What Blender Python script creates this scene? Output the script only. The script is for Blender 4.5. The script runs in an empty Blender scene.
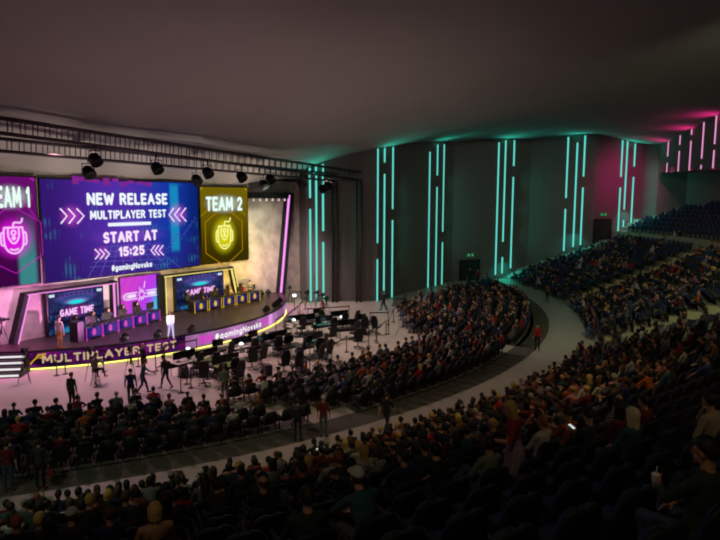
import bpy, bmesh, math, random
import numpy as np
from mathutils import Vector, Matrix, Quaternion
random.seed(7)
RNG = random.Random(11)
scene = bpy.context.scene
COL = scene.collection
PI = math.pi

# ------------------------------------------------------------------ camera and measuring
F_PX, PITCH, ROLL, CAM_H = 598.0, 0.1188, 0.002, 9.5
_c, _s = math.cos(PITCH), math.sin(PITCH)
_fw, _up, _r = Vector((0, _c, -_s)), Vector((0, _s, _c)), Vector((1, 0, 0))
_r2 = math.cos(ROLL) * _r + math.sin(ROLL) * _up
_u2 = -math.sin(ROLL) * _r + math.cos(ROLL) * _up
EYE = Vector((0, 0, CAM_H))

def ray(x, y):
    return ((x - 360) / F_PX) * _r2 - ((y - 270) / F_PX) * _u2 + _fw

def fl(x, y, z=0.0):                       # point of the level z seen at x, y
    d = ray(x, y)
    return EYE + d * ((z - CAM_H) / d.z)

def proj(P):
    d = Vector(P) - EYE
    w = d.dot(_fw)
    if w < 0.05:
        return None
    return 360 + F_PX * d.dot(_r2) / w, 270 - F_PX * d.dot(_u2) / w, w

# stage frame: s along the stage wall, w out from it
SO = Vector((-19.2, 35.9, 0)); SU = Vector((8.1, 12.3, 0)).normalized(); SN = Vector((SU.y, -SU.x, 0))
def S(s, w, z=0.0):
    return SO + SU * s + SN * w + Vector((0, 0, z))
STAGE_ROT = math.atan2(SU.y, SU.x)         # local x = s, local -y = w
STAGE_Z = 1.1
ARC_S, ARC_W, ARC_R = 8.32, -8.8, 15.85
def arc(a, r=ARC_R):                       # a measured from the outward axis, + towards +s
    return ARC_S + r * math.sin(a), ARC_W + r * math.cos(a)
BC = Vector((-24.75, 56.87, 0))            # centre of the bowl
def B(r, deg, z=0.0):
    a = math.radians(deg)
    return Vector((BC.x + r * math.cos(a), BC.y + r * math.sin(a), z))

# ------------------------------------------------------------------ materials
def lin(c):
    out = []
    for v in c[:3]:
        v /= 255.0
        out.append(v / 12.92 if v <= 0.04045 else ((v + 0.055) / 1.055) ** 2.4)
    return tuple(out) + (1.0,)

MATS = {}
def mat(name, rgb, rough=0.6, metal=0.0, emit=None, es=1.0, noise=0.0, nscale=8.0, bump=0.0, spec=0.5):
    if name in MATS:
        return MATS[name]
    m = bpy.data.materials.new(name); m.use_nodes = True
    nt = m.node_tree; b = nt.nodes['Principled BSDF']
    col = lin(rgb)
    b.inputs['Base Color'].default_value = col
    b.inputs['Roughness'].default_value = rough
    b.inputs['Metallic'].default_value = metal
    b.inputs['Specular IOR Level'].default_value = spec
    m.diffuse_color = col
    if emit is not None:
        b.inputs['Emission Color'].default_value = lin(emit)
        b.inputs['Emission Strength'].default_value = es
    if noise > 0 or bump > 0:
        tc = nt.nodes.new('ShaderNodeTexCoord'); nz = nt.nodes.new('ShaderNodeTexNoise')
        nz.inputs['Scale'].default_value = nscale; nz.inputs['Detail'].default_value = 6
        nt.links.new(tc.outputs['Object'], nz.inputs['Vector'])
        if noise > 0:
            cr = nt.nodes.new('ShaderNodeValToRGB')
            cr.color_ramp.elements[0].position = 0.3; cr.color_ramp.elements[1].position = 0.72
            cr.color_ramp.elements[0].color = tuple(v * (1 - noise) for v in col[:3]) + (1,)
            cr.color_ramp.elements[1].color = tuple(min(1, v * (1 + noise)) for v in col[:3]) + (1,)
            nt.links.new(nz.outputs['Fac'], cr.inputs['Fac']); nt.links.new(cr.outputs['Color'], b.inputs['Base Color'])
        if bump > 0:
            bp = nt.nodes.new('ShaderNodeBump'); bp.inputs['Strength'].default_value = bump
            nt.links.new(nz.outputs['Fac'], bp.inputs['Height']); nt.links.new(bp.outputs['Normal'], b.inputs['Normal'])
    MATS[name] = m
    return m

def emis(name, rgb, strength=1.0):
    if name in MATS:
        return MATS[name]
    m = bpy.data.materials.new(name); m.use_nodes = True
    nt = m.node_tree; nt.nodes.clear()
    e = nt.nodes.new('ShaderNodeEmission'); o = nt.nodes.new('ShaderNodeOutputMaterial')
    e.inputs['Color'].default_value = lin(rgb); e.inputs['Strength'].default_value = strength
    nt.links.new(e.outputs[0], o.inputs['Surface'])
    m.diffuse_color = lin(rgb)
    MATS[name] = m
    return m

class Nodes:
    """small builder for the pictures the screens show (object coordinates of the display)"""
    def __init__(self, name):
        self.m = bpy.data.materials.new(name); self.m.use_nodes = True
        self.nt = self.m.node_tree; self.nt.nodes.clear()
        tc = self.nt.nodes.new('ShaderNodeTexCoord'); sp = self.nt.nodes.new('ShaderNodeSeparateXYZ')
        self.nt.links.new(tc.outputs['Object'], sp.inputs[0])
        self.tc = tc; self.x, self.z = sp.outputs['X'], sp.outputs['Z']
    def _in(self, sock, v):
        if isinstance(v, (int, float)): sock.default_value = v
        else: self.nt.links.new(v, sock)
    def op(self, o, a, b=0.0, c=None, clamp=False):
        n = self.nt.nodes.new('ShaderNodeMath'); n.operation = o; n.use_clamp = clamp
        self._in(n.inputs[0], a); self._in(n.inputs[1], b)
        if c is not None: self._in(n.inputs[2], c)
        return n.outputs[0]
    def step(self, v, lo, hi):            # smooth 0..1 as v goes lo..hi
        n = self.nt.nodes.new('ShaderNodeMapRange'); n.interpolation_type = 'SMOOTHSTEP'
        self._in(n.inputs['Value'], v); n.inputs['From Min'].default_value = lo; n.inputs['From Max'].default_value = hi
        return n.outputs['Result']
    def band(self, v, lo, hi, soft):
        return self.op('MULTIPLY', self.step(v, lo - soft, lo), self.op('SUBTRACT', 1.0, self.step(v, hi, hi + soft)))
    def ell(self, cx, cz, rx, rz, inner=0.0):   # 1 in the middle, 0 at the rim of an ellipse
        dx = self.op('DIVIDE', self.op('SUBTRACT', self.x, cx), rx); dz = self.op('DIVIDE', self.op('SUBTRACT', self.z, cz), rz)
        d = self.op('SQRT', self.op('ADD', self.op('MULTIPLY', dx, dx), self.op('MULTIPLY', dz, dz)))
        return self.op('SUBTRACT', 1.0, self.step(d, inner, 1.0))
    def rgb(self, c, k=1.0):
        n = self.nt.nodes.new('ShaderNodeRGB'); q = lin(c); n.outputs[0].default_value = (q[0] * k, q[1] * k, q[2] * k, 1)
        return n.outputs[0]
    def mix(self, f, a, b, mode='MIX'):
        n = self.nt.nodes.new('ShaderNodeMix'); n.data_type = 'RGBA'; n.blend_type = mode
        self._in(n.inputs[0], f)
        for sock, v in ((n.inputs[6], a), (n.inputs[7], b)):
            if isinstance(v, tuple): sock.default_value = lin(v)
            else: self.nt.links.new(v, sock)
        return n.outputs[2]
    def noise(self, scale, detail=3.0, sx=1.0, sz=1.0):
        mp = self.nt.nodes.new('ShaderNodeMapping'); mp.inputs['Scale'].default_value = (sx, 1, sz)
        self.nt.links.new(self.tc.outputs['Object'], mp.inputs[0])
        n = self.nt.nodes.new('ShaderNodeTexNoise'); n.inputs['Scale'].default_value = scale; n.inputs['Detail'].default_value = detail
        self.nt.links.new(mp.outputs[0], n.inputs['Vector'])
        return n.outputs['Fac']
    def done(self, color, strength=1.0):
        e = self.nt.nodes.new('ShaderNodeEmission'); o = self.nt.nodes.new('ShaderNodeOutputMaterial')
        self.nt.links.new(color, e.inputs['Color']); e.inputs['Strength'].default_value = strength
        self.nt.links.new(e.outputs[0], o.inputs['Surface'])
        return self.m

# ------------------------------------------------------------------ mesh builder
class MB:
    def __init__(self):
        self.v, self.f, self.mi, self.sm = [], [], [], []
    def add(self, verts, faces, mi=0, smooth=False, M=None):
        k = len(self.v)
        for p in verts:
            p = Vector(p)
            self.v.append(tuple(M @ p) if M is not None else tuple(p))
        for f in faces:
            self.f.append(tuple(i + k for i in f)); self.mi.append(mi); self.sm.append(smooth)
        return self
    def box(self, c, d, mi=0, M=None, rz=0.0, bev=0.0):
        x, y, z = d[0] / 2, d[1] / 2, d[2] / 2
        R = Matrix.Translation(Vector(c)) @ Matrix.Rotation(rz, 4, 'Z')
        if M is not None: R = M @ R
        if bev <= 0:
            vs = [(-x, -y, -z), (x, -y, -z), (x, y, -z), (-x, y, -z), (-x, -y, z), (x, -y, z), (x, y, z), (-x, y, z)]
            fs = [(0, 3, 2, 1), (4, 5, 6, 7), (0, 1, 5, 4), (1, 2, 6, 5), (2, 3, 7, 6), (3, 0, 4, 7)]
            return self.add(vs, fs, mi, False, R)
        b = min(bev, x * .9, y * .9, z * .9)
        bm = bmesh.new(); bmesh.ops.create_cube(bm, size=1.0)
        for q in bm.verts: q.co = Vector((q.co.x * 2 * x, q.co.y * 2 * y, q.co.z * 2 * z))
        bmesh.ops.bevel(bm, geom=bm.edges[:], offset=b, segments=2, affect='EDGES', profile=0.5)
        bm.verts.index_update()
        self.add([q.co.copy() for q in bm.verts], [[q.index for q in f.verts] for f in bm.faces], mi, False, R)
        bm.free(); return self
    def tube(self, pts, r, n=8, mi=0, closed=False, smooth=True, M=None, cap=True):
        pts = [Vector(p) for p in pts]; m = len(pts)
        rs = r if isinstance(r, (list, tuple)) else [r] * m
        vs, fs = [], []; ref = None
        for i, p in enumerate(pts):
            if closed: t = pts[(i + 1) % m] - pts[i - 1]
            else: t = pts[min(i + 1, m - 1)] - pts[max(i - 1, 0)]
            t = t.normalized() if t.length > 1e-9 else Vector((0, 0, 1))
            if ref is None:
                ref = Vector((0, 0, 1)) if abs(t.z) < .9 else Vector((1, 0, 0))
            a = (ref - t * ref.dot(t)).normalized(); ref = a; b = t.cross(a)
            for k in range(n):
                an = 2 * PI * k / n
                vs.append(p + (a * math.cos(an) + b * math.sin(an)) * rs[i])
        lim = m if closed else m - 1
        for i in range(lim):
            j = (i + 1) % m
            for k in range(n):
                q = (k + 1) % n
                fs.append((i * n + k, i * n + q, j * n + q, j * n + k))
        if not closed and cap:
            fs.append(tuple(reversed(range(n)))); fs.append(tuple((m - 1) * n + k for k in range(n)))
        return self.add(vs, fs, mi, smooth, M)
    def lathe(self, prof, n=16, mi=0, M=None, smooth=True, c=(0, 0, 0)):
        vs, fs = [], []
        for (r, z) in prof:
            for k in range(n):
                a = 2 * PI * k / n; vs.append((c[0] + r * math.cos(a), c[1] + r * math.sin(a), c[2] + z))
        for i in range(len(prof) - 1):
            for k in range(n):
                q = (k + 1) % n; fs.append((i * n + k, i * n + q, (i + 1) * n + q, (i + 1) * n + k))
        fs.append(tuple(reversed(range(n)))); fs.append(tuple((len(prof) - 1) * n + k for k in range(n)))
        return self.add(vs, fs, mi, smooth, M)
    def prism(self, poly, axis_d, mi=0, M=None):     # polygon of 3-D points pushed along axis_d
        n = len(poly); d = Vector(axis_d); P = [Vector(p) for p in poly]
        vs = P + [p + d for p in P]
        fs = [tuple(range(n)), tuple(reversed(range(n, 2 * n)))] + [(i, i + n, (i + 1) % n + n, (i + 1) % n) for i in range(n)]
        return self.add(vs, fs, mi, False, M)
    def sphere(self, c, r, mi=0, n=12, m=8, M=None):
        rr = r if isinstance(r, (list, tuple)) else (r, r, r); vs, fs = [], []
        for i in range(m + 1):
            th = PI * i / m
            for k in range(n):
                a = 2 * PI * k / n
                vs.append((c[0] + rr[0] * math.sin(th) * math.cos(a), c[1] + rr[1] * math.sin(th) * math.sin(a), c[2] + rr[2] * math.cos(th)))
        for i in range(m):
            for k in range(n):
                q = (k + 1) % n; fs.append((i * n + k, (i + 1) * n + k, (i + 1) * n + q, i * n + q))
        return self.add(vs, fs, mi, True, M)
    def mesh(self, name, mats):
        me = bpy.data.meshes.new(name); me.from_pydata(self.v, [], self.f)
        for m in (mats if isinstance(mats, (list, tuple)) else [mats]): me.materials.append(m)
        me.polygons.foreach_set('material_index', self.mi); me.polygons.foreach_set('use_smooth', self.sm)
        me.update(); me.validate()
        bm = bmesh.new(); bm.from_mesh(me); bmesh.ops.recalc_face_normals(bm, faces=bm.faces[:]); bm.to_mesh(me); bm.free()
        return me
    def build(self, name, mats, parent=None, M=None):
        return link(name, self.mesh(name, mats), parent, M)

def link(name, me, parent=None, M=None):
    o = bpy.data.objects.new(name, me); COL.objects.link(o)
    if parent is not None: o.parent = parent
    if M is not None: o.matrix_local = M
    return o

def tag(o, label=None, cat=None, group=None, kind=None):
    if label: o['label'] = label
    if cat: o['category'] = cat
    if group: o['group'] = group
    if kind: o['kind'] = kind
    return o

def empty(name, label, cat, loc=(0, 0, 0), rz=0.0, group=None):
    o = bpy.data.objects.new(name, None); COL.objects.link(o)
    o.location = loc; o.rotation_euler = (0, 0, rz); o.empty_display_size = .2
    return tag(o, label, cat, group)

def struct(name, mb, mats):
    return tag(mb.build(name, mats), kind='structure')

def copy_tree(o, parent=None):
    c = o.copy(); COL.objects.link(c)
    if parent is not None: c.parent = parent
    for ch in list(o.children): copy_tree(ch, c)
    return c

def dup(root, loc, rz, label, group=None):
    c = copy_tree(root); c.location = loc; c.rotation_euler = (0, 0, rz); c['label'] = label
    if group: c['group'] = group
    return c

# stroke lettering: every glyph is a few pen lines in a box of height 1
def _bow(cx, cy, rx, ry, a0, a1, n=7):
    return [(cx + rx * math.cos(math.radians(a0 + (a1 - a0) * k / n)), cy + ry * math.sin(math.radians(a0 + (a1 - a0) * k / n))) for k in range(n + 1)]
GLYPH = {
 'A': (.72, [[(0, 0), (.36, 1), (.72, 0)], [(.13, .34), (.59, .34)]]), 'E': (.52, [[(.52, 0), (0, 0), (0, 1), (.52, 1)], [(0, .52), (.45, .52)]]), 'G': (.7, [_bow(.36, .5, .36, .5, 50, 335) + [(.7, .45), (.4, .45)]]),
 'I': (.0, [[(0, 0), (0, 1)]]), 'L': (.5, [[(0, 1), (0, 0), (.5, 0)]]), 'M': (.84, [[(0, 0), (.06, 1), (.42, .25), (.78, 1), (.84, 0)]]), 'N': (.68, [[(0, 0), (0, 1), (.68, 0), (.68, 1)]]),
 'P': (.56, [[(0, 0), (0, 1)] + [(.3, 1)] + _bow(.3, .73, .26, .27, 90, -90) + [(0, .46)]]), 'R': (.6, [[(0, 0), (0, 1), (.3, 1)] + _bow(.3, .74, .26, .26, 90, -90) + [(0, .48)], [(.3, .48), (.6, 0)]]),
 'S': (.54, [_bow(.28, .745, .25, .255, 35, 270) + _bow(.27, .25, .27, .25, 90, -145)]), 'T': (.6, [[(0, 1), (.6, 1)], [(.3, 1), (.3, 0)]]), 'U': (.64, [[(0, 1), (0, .3)] + _bow(.32, .3, .32, .3, 180, 360) + [(.64, 1)]]),
 'W': (1.0, [[(0, 1), (.25, 0), (.5, .8), (.75, 0), (1, 1)]]), 'Y': (.64, [[(0, 1), (.32, .48), (.64, 1)], [(.32, .48), (.32, 0)]]), '1': (.2, [[(0, .8), (.2, 1), (.2, 0)]]), '2': (.54, [_bow(.27, .72, .26, .28, 165, -30) + [(0, 0), (.54, 0)]]),
 '5': (.54, [[(.5, 1), (.06, 1), (.03, .55)] + _bow(.25, .32, .28, .32, 120, -150)]), ':': (.0, [[(0, .18), (0, .24)], [(0, .62), (0, .68)]]), ' ': (.2, []),
 '#': (.6, [[(.16, 0), (.26, .95)], [(.38, 0), (.48, .95)], [(.02, .32), (.58, .32)], [(.06, .64), (.62, .64)]]),
 'g': (.48, [_bow(.24, .33, .24, .33, 0, 360, 12), [(.48, .66), (.48, -.1)] + _bow(.24, -.08, .24, .2, 0, -150)]), 'a': (.48, [_bow(.24, .33, .24, .33, 0, 360, 12), [(.48, .66), (.48, 0)]]), 'm': (.8, [[(0, 0), (0, .66)], [(0, .45)] + _bow(.2, .45, .2, .21, 180, 0) + [(.4, 0)], [(.4, .45)] + _bow(.6, .45, .2, .21, 180, 0) + [(.8, 0)]]),
 'i': (.0, [[(0, 0), (0, .66)], [(0, .88), (0, .94)]]), 'n': (.46, [[(0, 0), (0, .66)], [(0, .42)] + _bow(.23, .42, .23, .24, 180, 0) + [(.46, 0)]]), 'o': (.5, [_bow(.25, .33, .25, .33, 0, 360, 12)]), 'v': (.5, [[(0, .66), (.25, 0), (.5, .66)]]),
 's': (.38, [_bow(.19, .49, .17, .165, 40, 270) + _bow(.18, .165, .19, .165, 90, -145)]), 'k': (.46, [[(0, 0), (0, 1)], [(.42, .66), (.02, .3)], [(.14, .4), (.46, 0)]])}
def stroke_text(body, x0, x1, z0, z1, pen=.2):
    """pen-drawn word filling x0..x1 and cap height z0..z1: flat faces (x, z)"""
    H = z1 - z0; cur = 0.0; lines = []
    for ch in body:
        w_, st_ = GLYPH[ch]
        for L in st_: lines.append([(cur + p[0], p[1]) for p in L])
        cur += w_ + pen + .16
    W = cur - pen - .16; kx = (x1 - x0 - pen * H * .8) / W; kz = H * (1 - pen); r = pen * H / 2; rx = min(r, r * kx / kz * 1.25)
    T = lambda p: (x0 + rx + p[0] * kx, z0 + r + p[1] * kz)
    vs, fs = [], []
    for L in lines:
        P = [T(p) for p in L]
        for a, b in zip(P[:-1], P[1:]):
            d = math.hypot(b[0] - a[0], b[1] - a[1]) or 1e-6; nx, nz = -(b[1] - a[1]) / d, (b[0] - a[0]) / d; k = len(vs)
            vs += [(a[0] + nx * rx, a[1] + nz * r), (a[0] - nx * rx, a[1] - nz * r), (b[0] - nx * rx, b[1] - nz * r), (b[0] + nx * rx, b[1] + nz * r)]; fs.append((k, k + 1, k + 2, k + 3))
        for p in P:
            k = len(vs); vs += [(p[0] + rx * math.cos(PI * q / 4), p[1] + r * math.sin(PI * q / 4)) for q in range(8)]; fs.append(tuple(k + q for q in range(8)))
    return vs, fs

def flat(mb, vs, fs, y, mi=0, th=0.012):
    """letters standing in the xz plane, front face at y, a little thickness behind"""
    mb.add([(v[0], y, v[1]) for v in vs], fs, mi)
    return mb
# ================================================================== THE ROOM
ROW_D, ROW_H, ROW_R0 = 1.0, 0.418, 43.5            # row i of the raked stand: tread r0+i .. r0+i+1 at z = .418 i
CROSS_R = 55.5                                     # cross aisle of the far blocks
AISLE_N, AISLE_F = (-29.6, -23.6), (-5.4, -2.4)
N_ROWS = 20
def row_z(i): return ROW_H * i
TIER_R, TIER_Z = 57.0, 5.75                        # upper tier behind the cross aisle
T_ROWS = 9

PLAN = [(-5.7, 56.4), (-4.9, 54.6), (1.6, 55.3), (10.6, 68.5), (20.5, 73.0), (27.6, 70.8), (34.4, 73.2), (35.2, 71.5), (38.2, 70.6), (41.2, 65.0), (44.5, 54.0), (47.0, 38.0), (47.0, 14.0)]
_POLY = PLAN[2:] + [(0, 14)]
def wall_gap(P):                                   # distance inside the side and back walls (negative outside)
    x, y = P[0], P[1]; best = 1e9; ins = False
    for k in range(len(_POLY)):
        (ax, ay), (bx, by) = _POLY[k], _POLY[(k + 1) % len(_POLY)]
        if (ay > y) != (by > y) and x < (bx - ax) * (y - ay) / (by - ay) + ax: ins = not ins
        if k < len(PLAN) - 3:
            dx, dy = bx - ax, by - ay; t = max(0, min(1, ((x - ax) * dx + (y - ay) * dy) / (dx * dx + dy * dy)))
            best = min(best, math.hypot(x - ax - t * dx, y - ay - t * dy))
    return best if ins else -best
def max_deg(r, gap):
    d = 26.0
    while d > -40 and wall_gap(B(r, d)) < gap: d -= 0.1
    return d

FLOOR = mat('light_floor', (176, 168, 160), .42, noise=.06, nscale=.6)
CARPET = mat('dark_carpet', (84, 82, 76), .95, noise=.12, nscale=3)
TREAD = mat('tread_grey', (118, 112, 92), .9, noise=.1, nscale=2)
RISER = mat('riser_light', (170, 164, 148), .8)
CONC = mat('concrete_wall', (168, 160, 150), .85, noise=.28, nscale=1.1, bump=.06)
WGREY = mat('wall_grey', (104, 98, 97), .85, noise=.06, nscale=1.5)
CEIL = mat('ceiling_plaster', (152, 145, 143), .95, noise=.03, nscale=.5)
BLACK = mat('black_metal', (17, 17, 18), .5)
TEAL = emis('teal_led', (104, 226, 212), 1.0)
PINK = emis('pink_led', (240, 156, 208), 1.0)

def sector(mb, r0, r1, a0, a1, z, mi=0, z0=None, mr=None, me=None, step=1.5):
    """annular slab: top at z, inner riser down to z0, end walls"""
    n = max(1, int(abs(a1 - a0) / step))
    an = [a0 + (a1 - a0) * k / n for k in range(n + 1)]
    vs = [B(r0, a, z) for a in an] + [B(r1, a, z) for a in an]
    m = n + 1
    mb.add(vs, [(k, m + k, m + k + 1, k + 1) for k in range(n)], mi)
    if z0 is not None:
        vs = [B(r0, a, z0) for a in an] + [B(r0, a, z) for a in an]
        mb.add(vs, [(k, k + 1, m + k + 1, m + k) for k in range(n)], mr)
        for a in (a0, a1):
            mb.add([B(r0, a, z0), B(r1, a, z0), B(r1, a, z), B(r0, a, z)], [(0, 1, 2, 3)], me)
    return mb

# floor of the hall
mb = MB(); mb.add([(-60, -8, 0), (60, -8, 0), (60, 90, 0), (-60, 90, 0)], [(0, 1, 2, 3)])
struct('floor', mb, FLOOR)
# carpets under the seat blocks and round the back row
mb = MB()
sector(mb, 39.6, 41.0, -80, 9, .012, 0, 0.0, 0, 0, 1.0)
for k in range(5): sector(mb, 38.7 - k, 39.7 - k, -80, -54.9 - 1.9 * k, .012, 0, 0.0, 0, 0, 1.0); sector(mb, 38.7 - k, 39.7 - k, -51.6 - 1.7 * k, -31.2, .012, 0, 0.0, 0, 0, 1.0)
for k in range(12):
    r = 27.9 + k; a0 = -28.4
    while a0 < 0 and B(r, a0).x < 2.9 + .03 * (11 - k): a0 += .5
    sector(mb, r, r + .95, a0, max(-20, max_deg(r, 3.2)), .012, 0, 0.0, 0, 0, 1.0)
tag(mb.build('floor_carpet', CARPET), kind='structure')

# raked stand: stepped floors of three blocks, sunken stair aisles between them
mb = MB()
def aisle_steps(i, a0, a1, r):
    z = max(0.02, row_z(i) - .98)          # the gangway lies about a metre below the rows beside it
    sector(mb, r, r + .5, a0, a1, z, 0, max(0, z - .3), 1, 1, .6)
    sector(mb, r + .5, r + 1.0, a0, a1, max(.02, row_z(i) - .76), 0, z, 1, 1, .6)
def end_panels(i, deg, r):                 # two-tone end wall of a row: pale panel above dark slats
    z = row_z(i); s_ = .02 / r * 57.3
    mb.add([B(r, deg - s_, z - .5), B(r + 1, deg - s_, z - .5), B(r + 1, deg - s_, z), B(r, deg - s_, z)], [(0, 1, 2, 3)], 2)
    if z > .55:
        mb.add([B(r, deg - s_, max(0, z - 1.2)), B(r + 1, deg - s_, max(0, z - 1.2)), B(r + 1, deg - s_, z - .5), B(r, deg - s_, z - .5)], [(0, 1, 2, 3)], 3)
        for k in range(6):
            q = B(r + .08 + .17 * k, deg - 2 * s_, 0); mb.box((q.x, q.y, z - .72), (.03, .03, .44), 4)
for i in range(1, N_ROWS):
    r, z = ROW_R0 + i, row_z(i)
    sector(mb, r, r + 1, -84, AISLE_N[0], z, 0, z - ROW_H, 1, 2)
    aisle_steps(i, *AISLE_N, r)
    if r + 1 <= CROSS_R + .01:
        e = max_deg(r + 1, .05)
        end_panels(i, AISLE_N[1], r); end_panels(i, AISLE_F[1], r)
        sector(mb, r, r + 1, AISLE_N[1], AISLE_F[0], z, 0, z - ROW_H, 1, 2)
        aisle_steps(i, *AISLE_F, r)
        ew = e - math.degrees(2.5 / r); sector(mb, r, r + 1, AISLE_F[1], ew, z, 0, z - ROW_H, 1, 2)
        sector(mb, r, r + .5, ew, e, z - .21, 5, z - ROW_H, 5, 5); sector(mb, r + .5, r + 1, ew, e, z, 5, z - .21, 5, 5)
z = row_z(11) + .1
sector(mb, CROSS_R, TIER_R + .02, AISLE_N[1], max_deg(TIER_R, .05), z, 0, z - .6, 1, 2)
for j in range(T_ROWS + 2):
    r = TIER_R + j; zz = TIER_Z + .45 * j
    e = max_deg(r + 1, .05)
    if e < -22: break
    ew = e - math.degrees(1.7 / r); sector(mb, r, r + 1, AISLE_N[1], ew, zz, 0, zz - (.5 if j else 1.1), 1, 2)
    sector(mb, r, r + 1, ew, e, zz, 5, zz - (.5 if j else 1.1), 5, 5)
struct('floor_terraces', mb, [TREAD, RISER, mat('aisle_end_wall', (182, 172, 140), .8, noise=.12, nscale=6), mat('aisle_slats', (40, 36, 40), .7), mat('aisle_slat_edge', (70, 60, 66), .6), mat('wall_stairs', (172, 170, 164), .7)])

# walls
def wall_quad(a, b, z0, z1, th=.12):
    a, b = Vector((a[0], a[1], 0)), Vector((b[0], b[1], 0)); t = (b - a).normalized(); n = Vector((t.y, -t.x, 0))
    m = MB(); m.prism([a + Vector((0, 0, z0)), b + Vector((0, 0, z0)), b + Vector((0, 0, z1)), a + Vector((0, 0, z1))], -n * th)
    return m
mb = MB()
a, b = S(-30, 0), S(24.6, 0)
mb.prism([a, b, b + Vector((0, 0, 11.0)), a + Vector((0, 0, 11.6))], -SN * .4)
struct('wall_stage', mb, CONC)
names = ['return', 'side', 'side_dark', 'side_middle', 'side_far', 'side_end', 'corner', 'back_near_corner', 'back', 'back_middle', 'back_right', 'right']
for nm, p0, p1 in zip(names, PLAN[:-1], PLAN[1:]):
    struct('wall_' + nm, wall_quad(p0, p1, 0, 19.5), WGREY)

# ceiling: a shallow shell that climbs from the stage towards the stand
CTRL = [(*S(-12, 0)[:2], 11.4), (*S(0, 0)[:2], 11.1), (*S(9, 0)[:2], 10.9), (*S(18, 0)[:2], 10.8), (*S(24.4, 0)[:2], 11.6), (-4.9, 54.6, 12.2), (-3.2, 54.8, 12.85), (-1.7, 55, 13.3), (1.6, 55.3, 14.1),
        (5.5, 61, 15.1), (10.6, 68.5, 15.9), (16.9, 71.3, 16.55), (20.5, 73, 16.6), (24, 71.9, 16.95), (27.6, 70.8, 17.05), (34.4, 73.2, 16.1), (35.2, 71.5, 15.9), (34.2, 68.5, 15.6), (32, 60, 16.0), (29.6, 50, 16.6), (26, 30, 17.6),
        (0, 0, 18.6), (0, 20, 17.4), (0, 38, 16.2), (-20, 0, 17.6), (20, 8, 18.6), (15, 30, 17.4), (12, 50, 16.2), (22, 60, 16.6), (*S(-8, 6.5)[:2], 15.0), (*S(3, 7)[:2], 14.9), (*S(10, 7.5)[:2], 14.7), (*S(17, 7)[:2], 14.2), (*S(22, 5.5)[:2], 13.8), (*S(-8, 3)[:2], 13.5), (*S(-2, 3)[:2], 13.3), (*S(9, 3)[:2], 13.0), (*S(19, 3)[:2], 12.6), (-20, 18, 16.0), (-30, 12, 15.8), (44, 60, 17), (45, 20, 18)]
cp = np.array(CTRL); Npt = len(cp)
def _U(d2): return np.where(d2 > 1e-9, d2 * np.log(np.maximum(d2, 1e-9)), 0)
D2 = ((cp[:, None, :2] - cp[None, :, :2]) ** 2).sum(2)
A_ = np.zeros((Npt + 3, Npt + 3)); A_[:Npt, :Npt] = _U(D2) + np.eye(Npt) * 2.0
A_[:Npt, Npt:] = np.c_[np.ones(Npt), cp[:, :2]]; A_[Npt:, :Npt] = A_[:Npt, Npt:].T
W_ = np.linalg.solve(A_, np.r_[cp[:, 2], 0, 0, 0])
def ceil_z(X, Y):
    X = np.atleast_1d(X); Y = np.atleast_1d(Y)
    d2 = (X[:, None] - cp[None, :, 0]) ** 2 + (Y[:, None] - cp[None, :, 1]) ** 2
    return _U(d2) @ W_[:Npt] + W_[Npt] + W_[Npt + 1] * X + W_[Npt + 2] * Y
gx = np.linspace(-46, 50, 90); gy = np.linspace(-10, 80, 90)
GX, GY = np.meshgrid(gx, gy); GZ = ceil_z(GX.ravel(), GY.ravel())
mb = MB(); n = len(gx)
mb.add(list(zip(GX.ravel().tolist(), GY.ravel().tolist(), GZ.tolist())), [(j * n + i, (j + 1) * n + i, (j + 1) * n + i + 1, j * n + i + 1) for j in range(n - 1) for i in range(n - 1)], 0, True)
struct('ceiling', mb, CEIL)

# box that hangs out over the upper tier, along the back wall
front = [Vector((34.0, 68.8, 0)), Vector((29.6, 50, 0)), Vector((26.0, 31, 0)), Vector((24, 12, 0))]
back = [Vector((32, 12, 0)), Vector((38, 31, 0)), Vector((41, 50, 0)), Vector((40.2, 66.6, 0))]
poly = front + back
mb = MB(); mb.prism([p + Vector((0, 0, 12.0 + (p.y - 50) * .0266)) for p in poly], (0, 0, 7.5))
struct('wall_overhang', mb, WGREY)

# ------------------------------------------------------------------ light strips on the walls
def plane_hit(x, y, a, b):
    a, b = Vector((a[0], a[1], 0)), Vector((b[0], b[1], 0)); t = (b - a).normalized(); n = Vector((t.y, -t.x, 0))
    d = ray(x, y); k = (a - EYE).dot(n) / d.dot(n)
    return EYE + d * k, n, t
def strip(x, y0, y1, a, b, m, label, group, width=.15, ref=None):
    P0, n, t = plane_hit(x, y0, a, b)
    if ref is None: ref = P0
    # straight up the wall: x, y from ref, heights from y0 / y1
    def height(y):
        best = plane_hit(x, y, a, b)[0].z
        return best
    zt, zb = height(y0), height(y1)
    zt = min(zt, float(ceil_z(ref.x, ref.y)[0]) - .06)
    base = Vector((ref.x, ref.y, 0)) + n * .035
    ang = math.atan2(t.y, t.x)
    o = empty('light_strip', label, 'light strip', (base.x, base.y, zb), ang, group)
    h = zt - zb
    c_ = MB(); c_.box((0, .02, h / 2), (width - .04, .03, h)); c_.build('housing', BLACK, o)
    d_ = MB(); d_.box((0, -.03, h / 2), (width, .07, h), bev=.015); d_.build('diffuser', m, o)
    return o
A1, A2, WB, WC, WD = (PLAN[1], PLAN[2]), (PLAN[2], PLAN[3]), (PLAN[3], PLAN[4]), (PLAN[4], PLAN[5]), (PLAN[5], PLAN[6])
ORD = ['first', 'second', 'third', 'fourth', 'fifth', 'sixth', 'seventh', 'eighth', 'ninth', 'tenth', 'eleventh', 'twelfth', 'thirteenth', 'fourteenth', 'fifteenth', 'sixteenth', 'seventeenth', 'eighteenth', 'nineteenth', 'twentieth']
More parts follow.
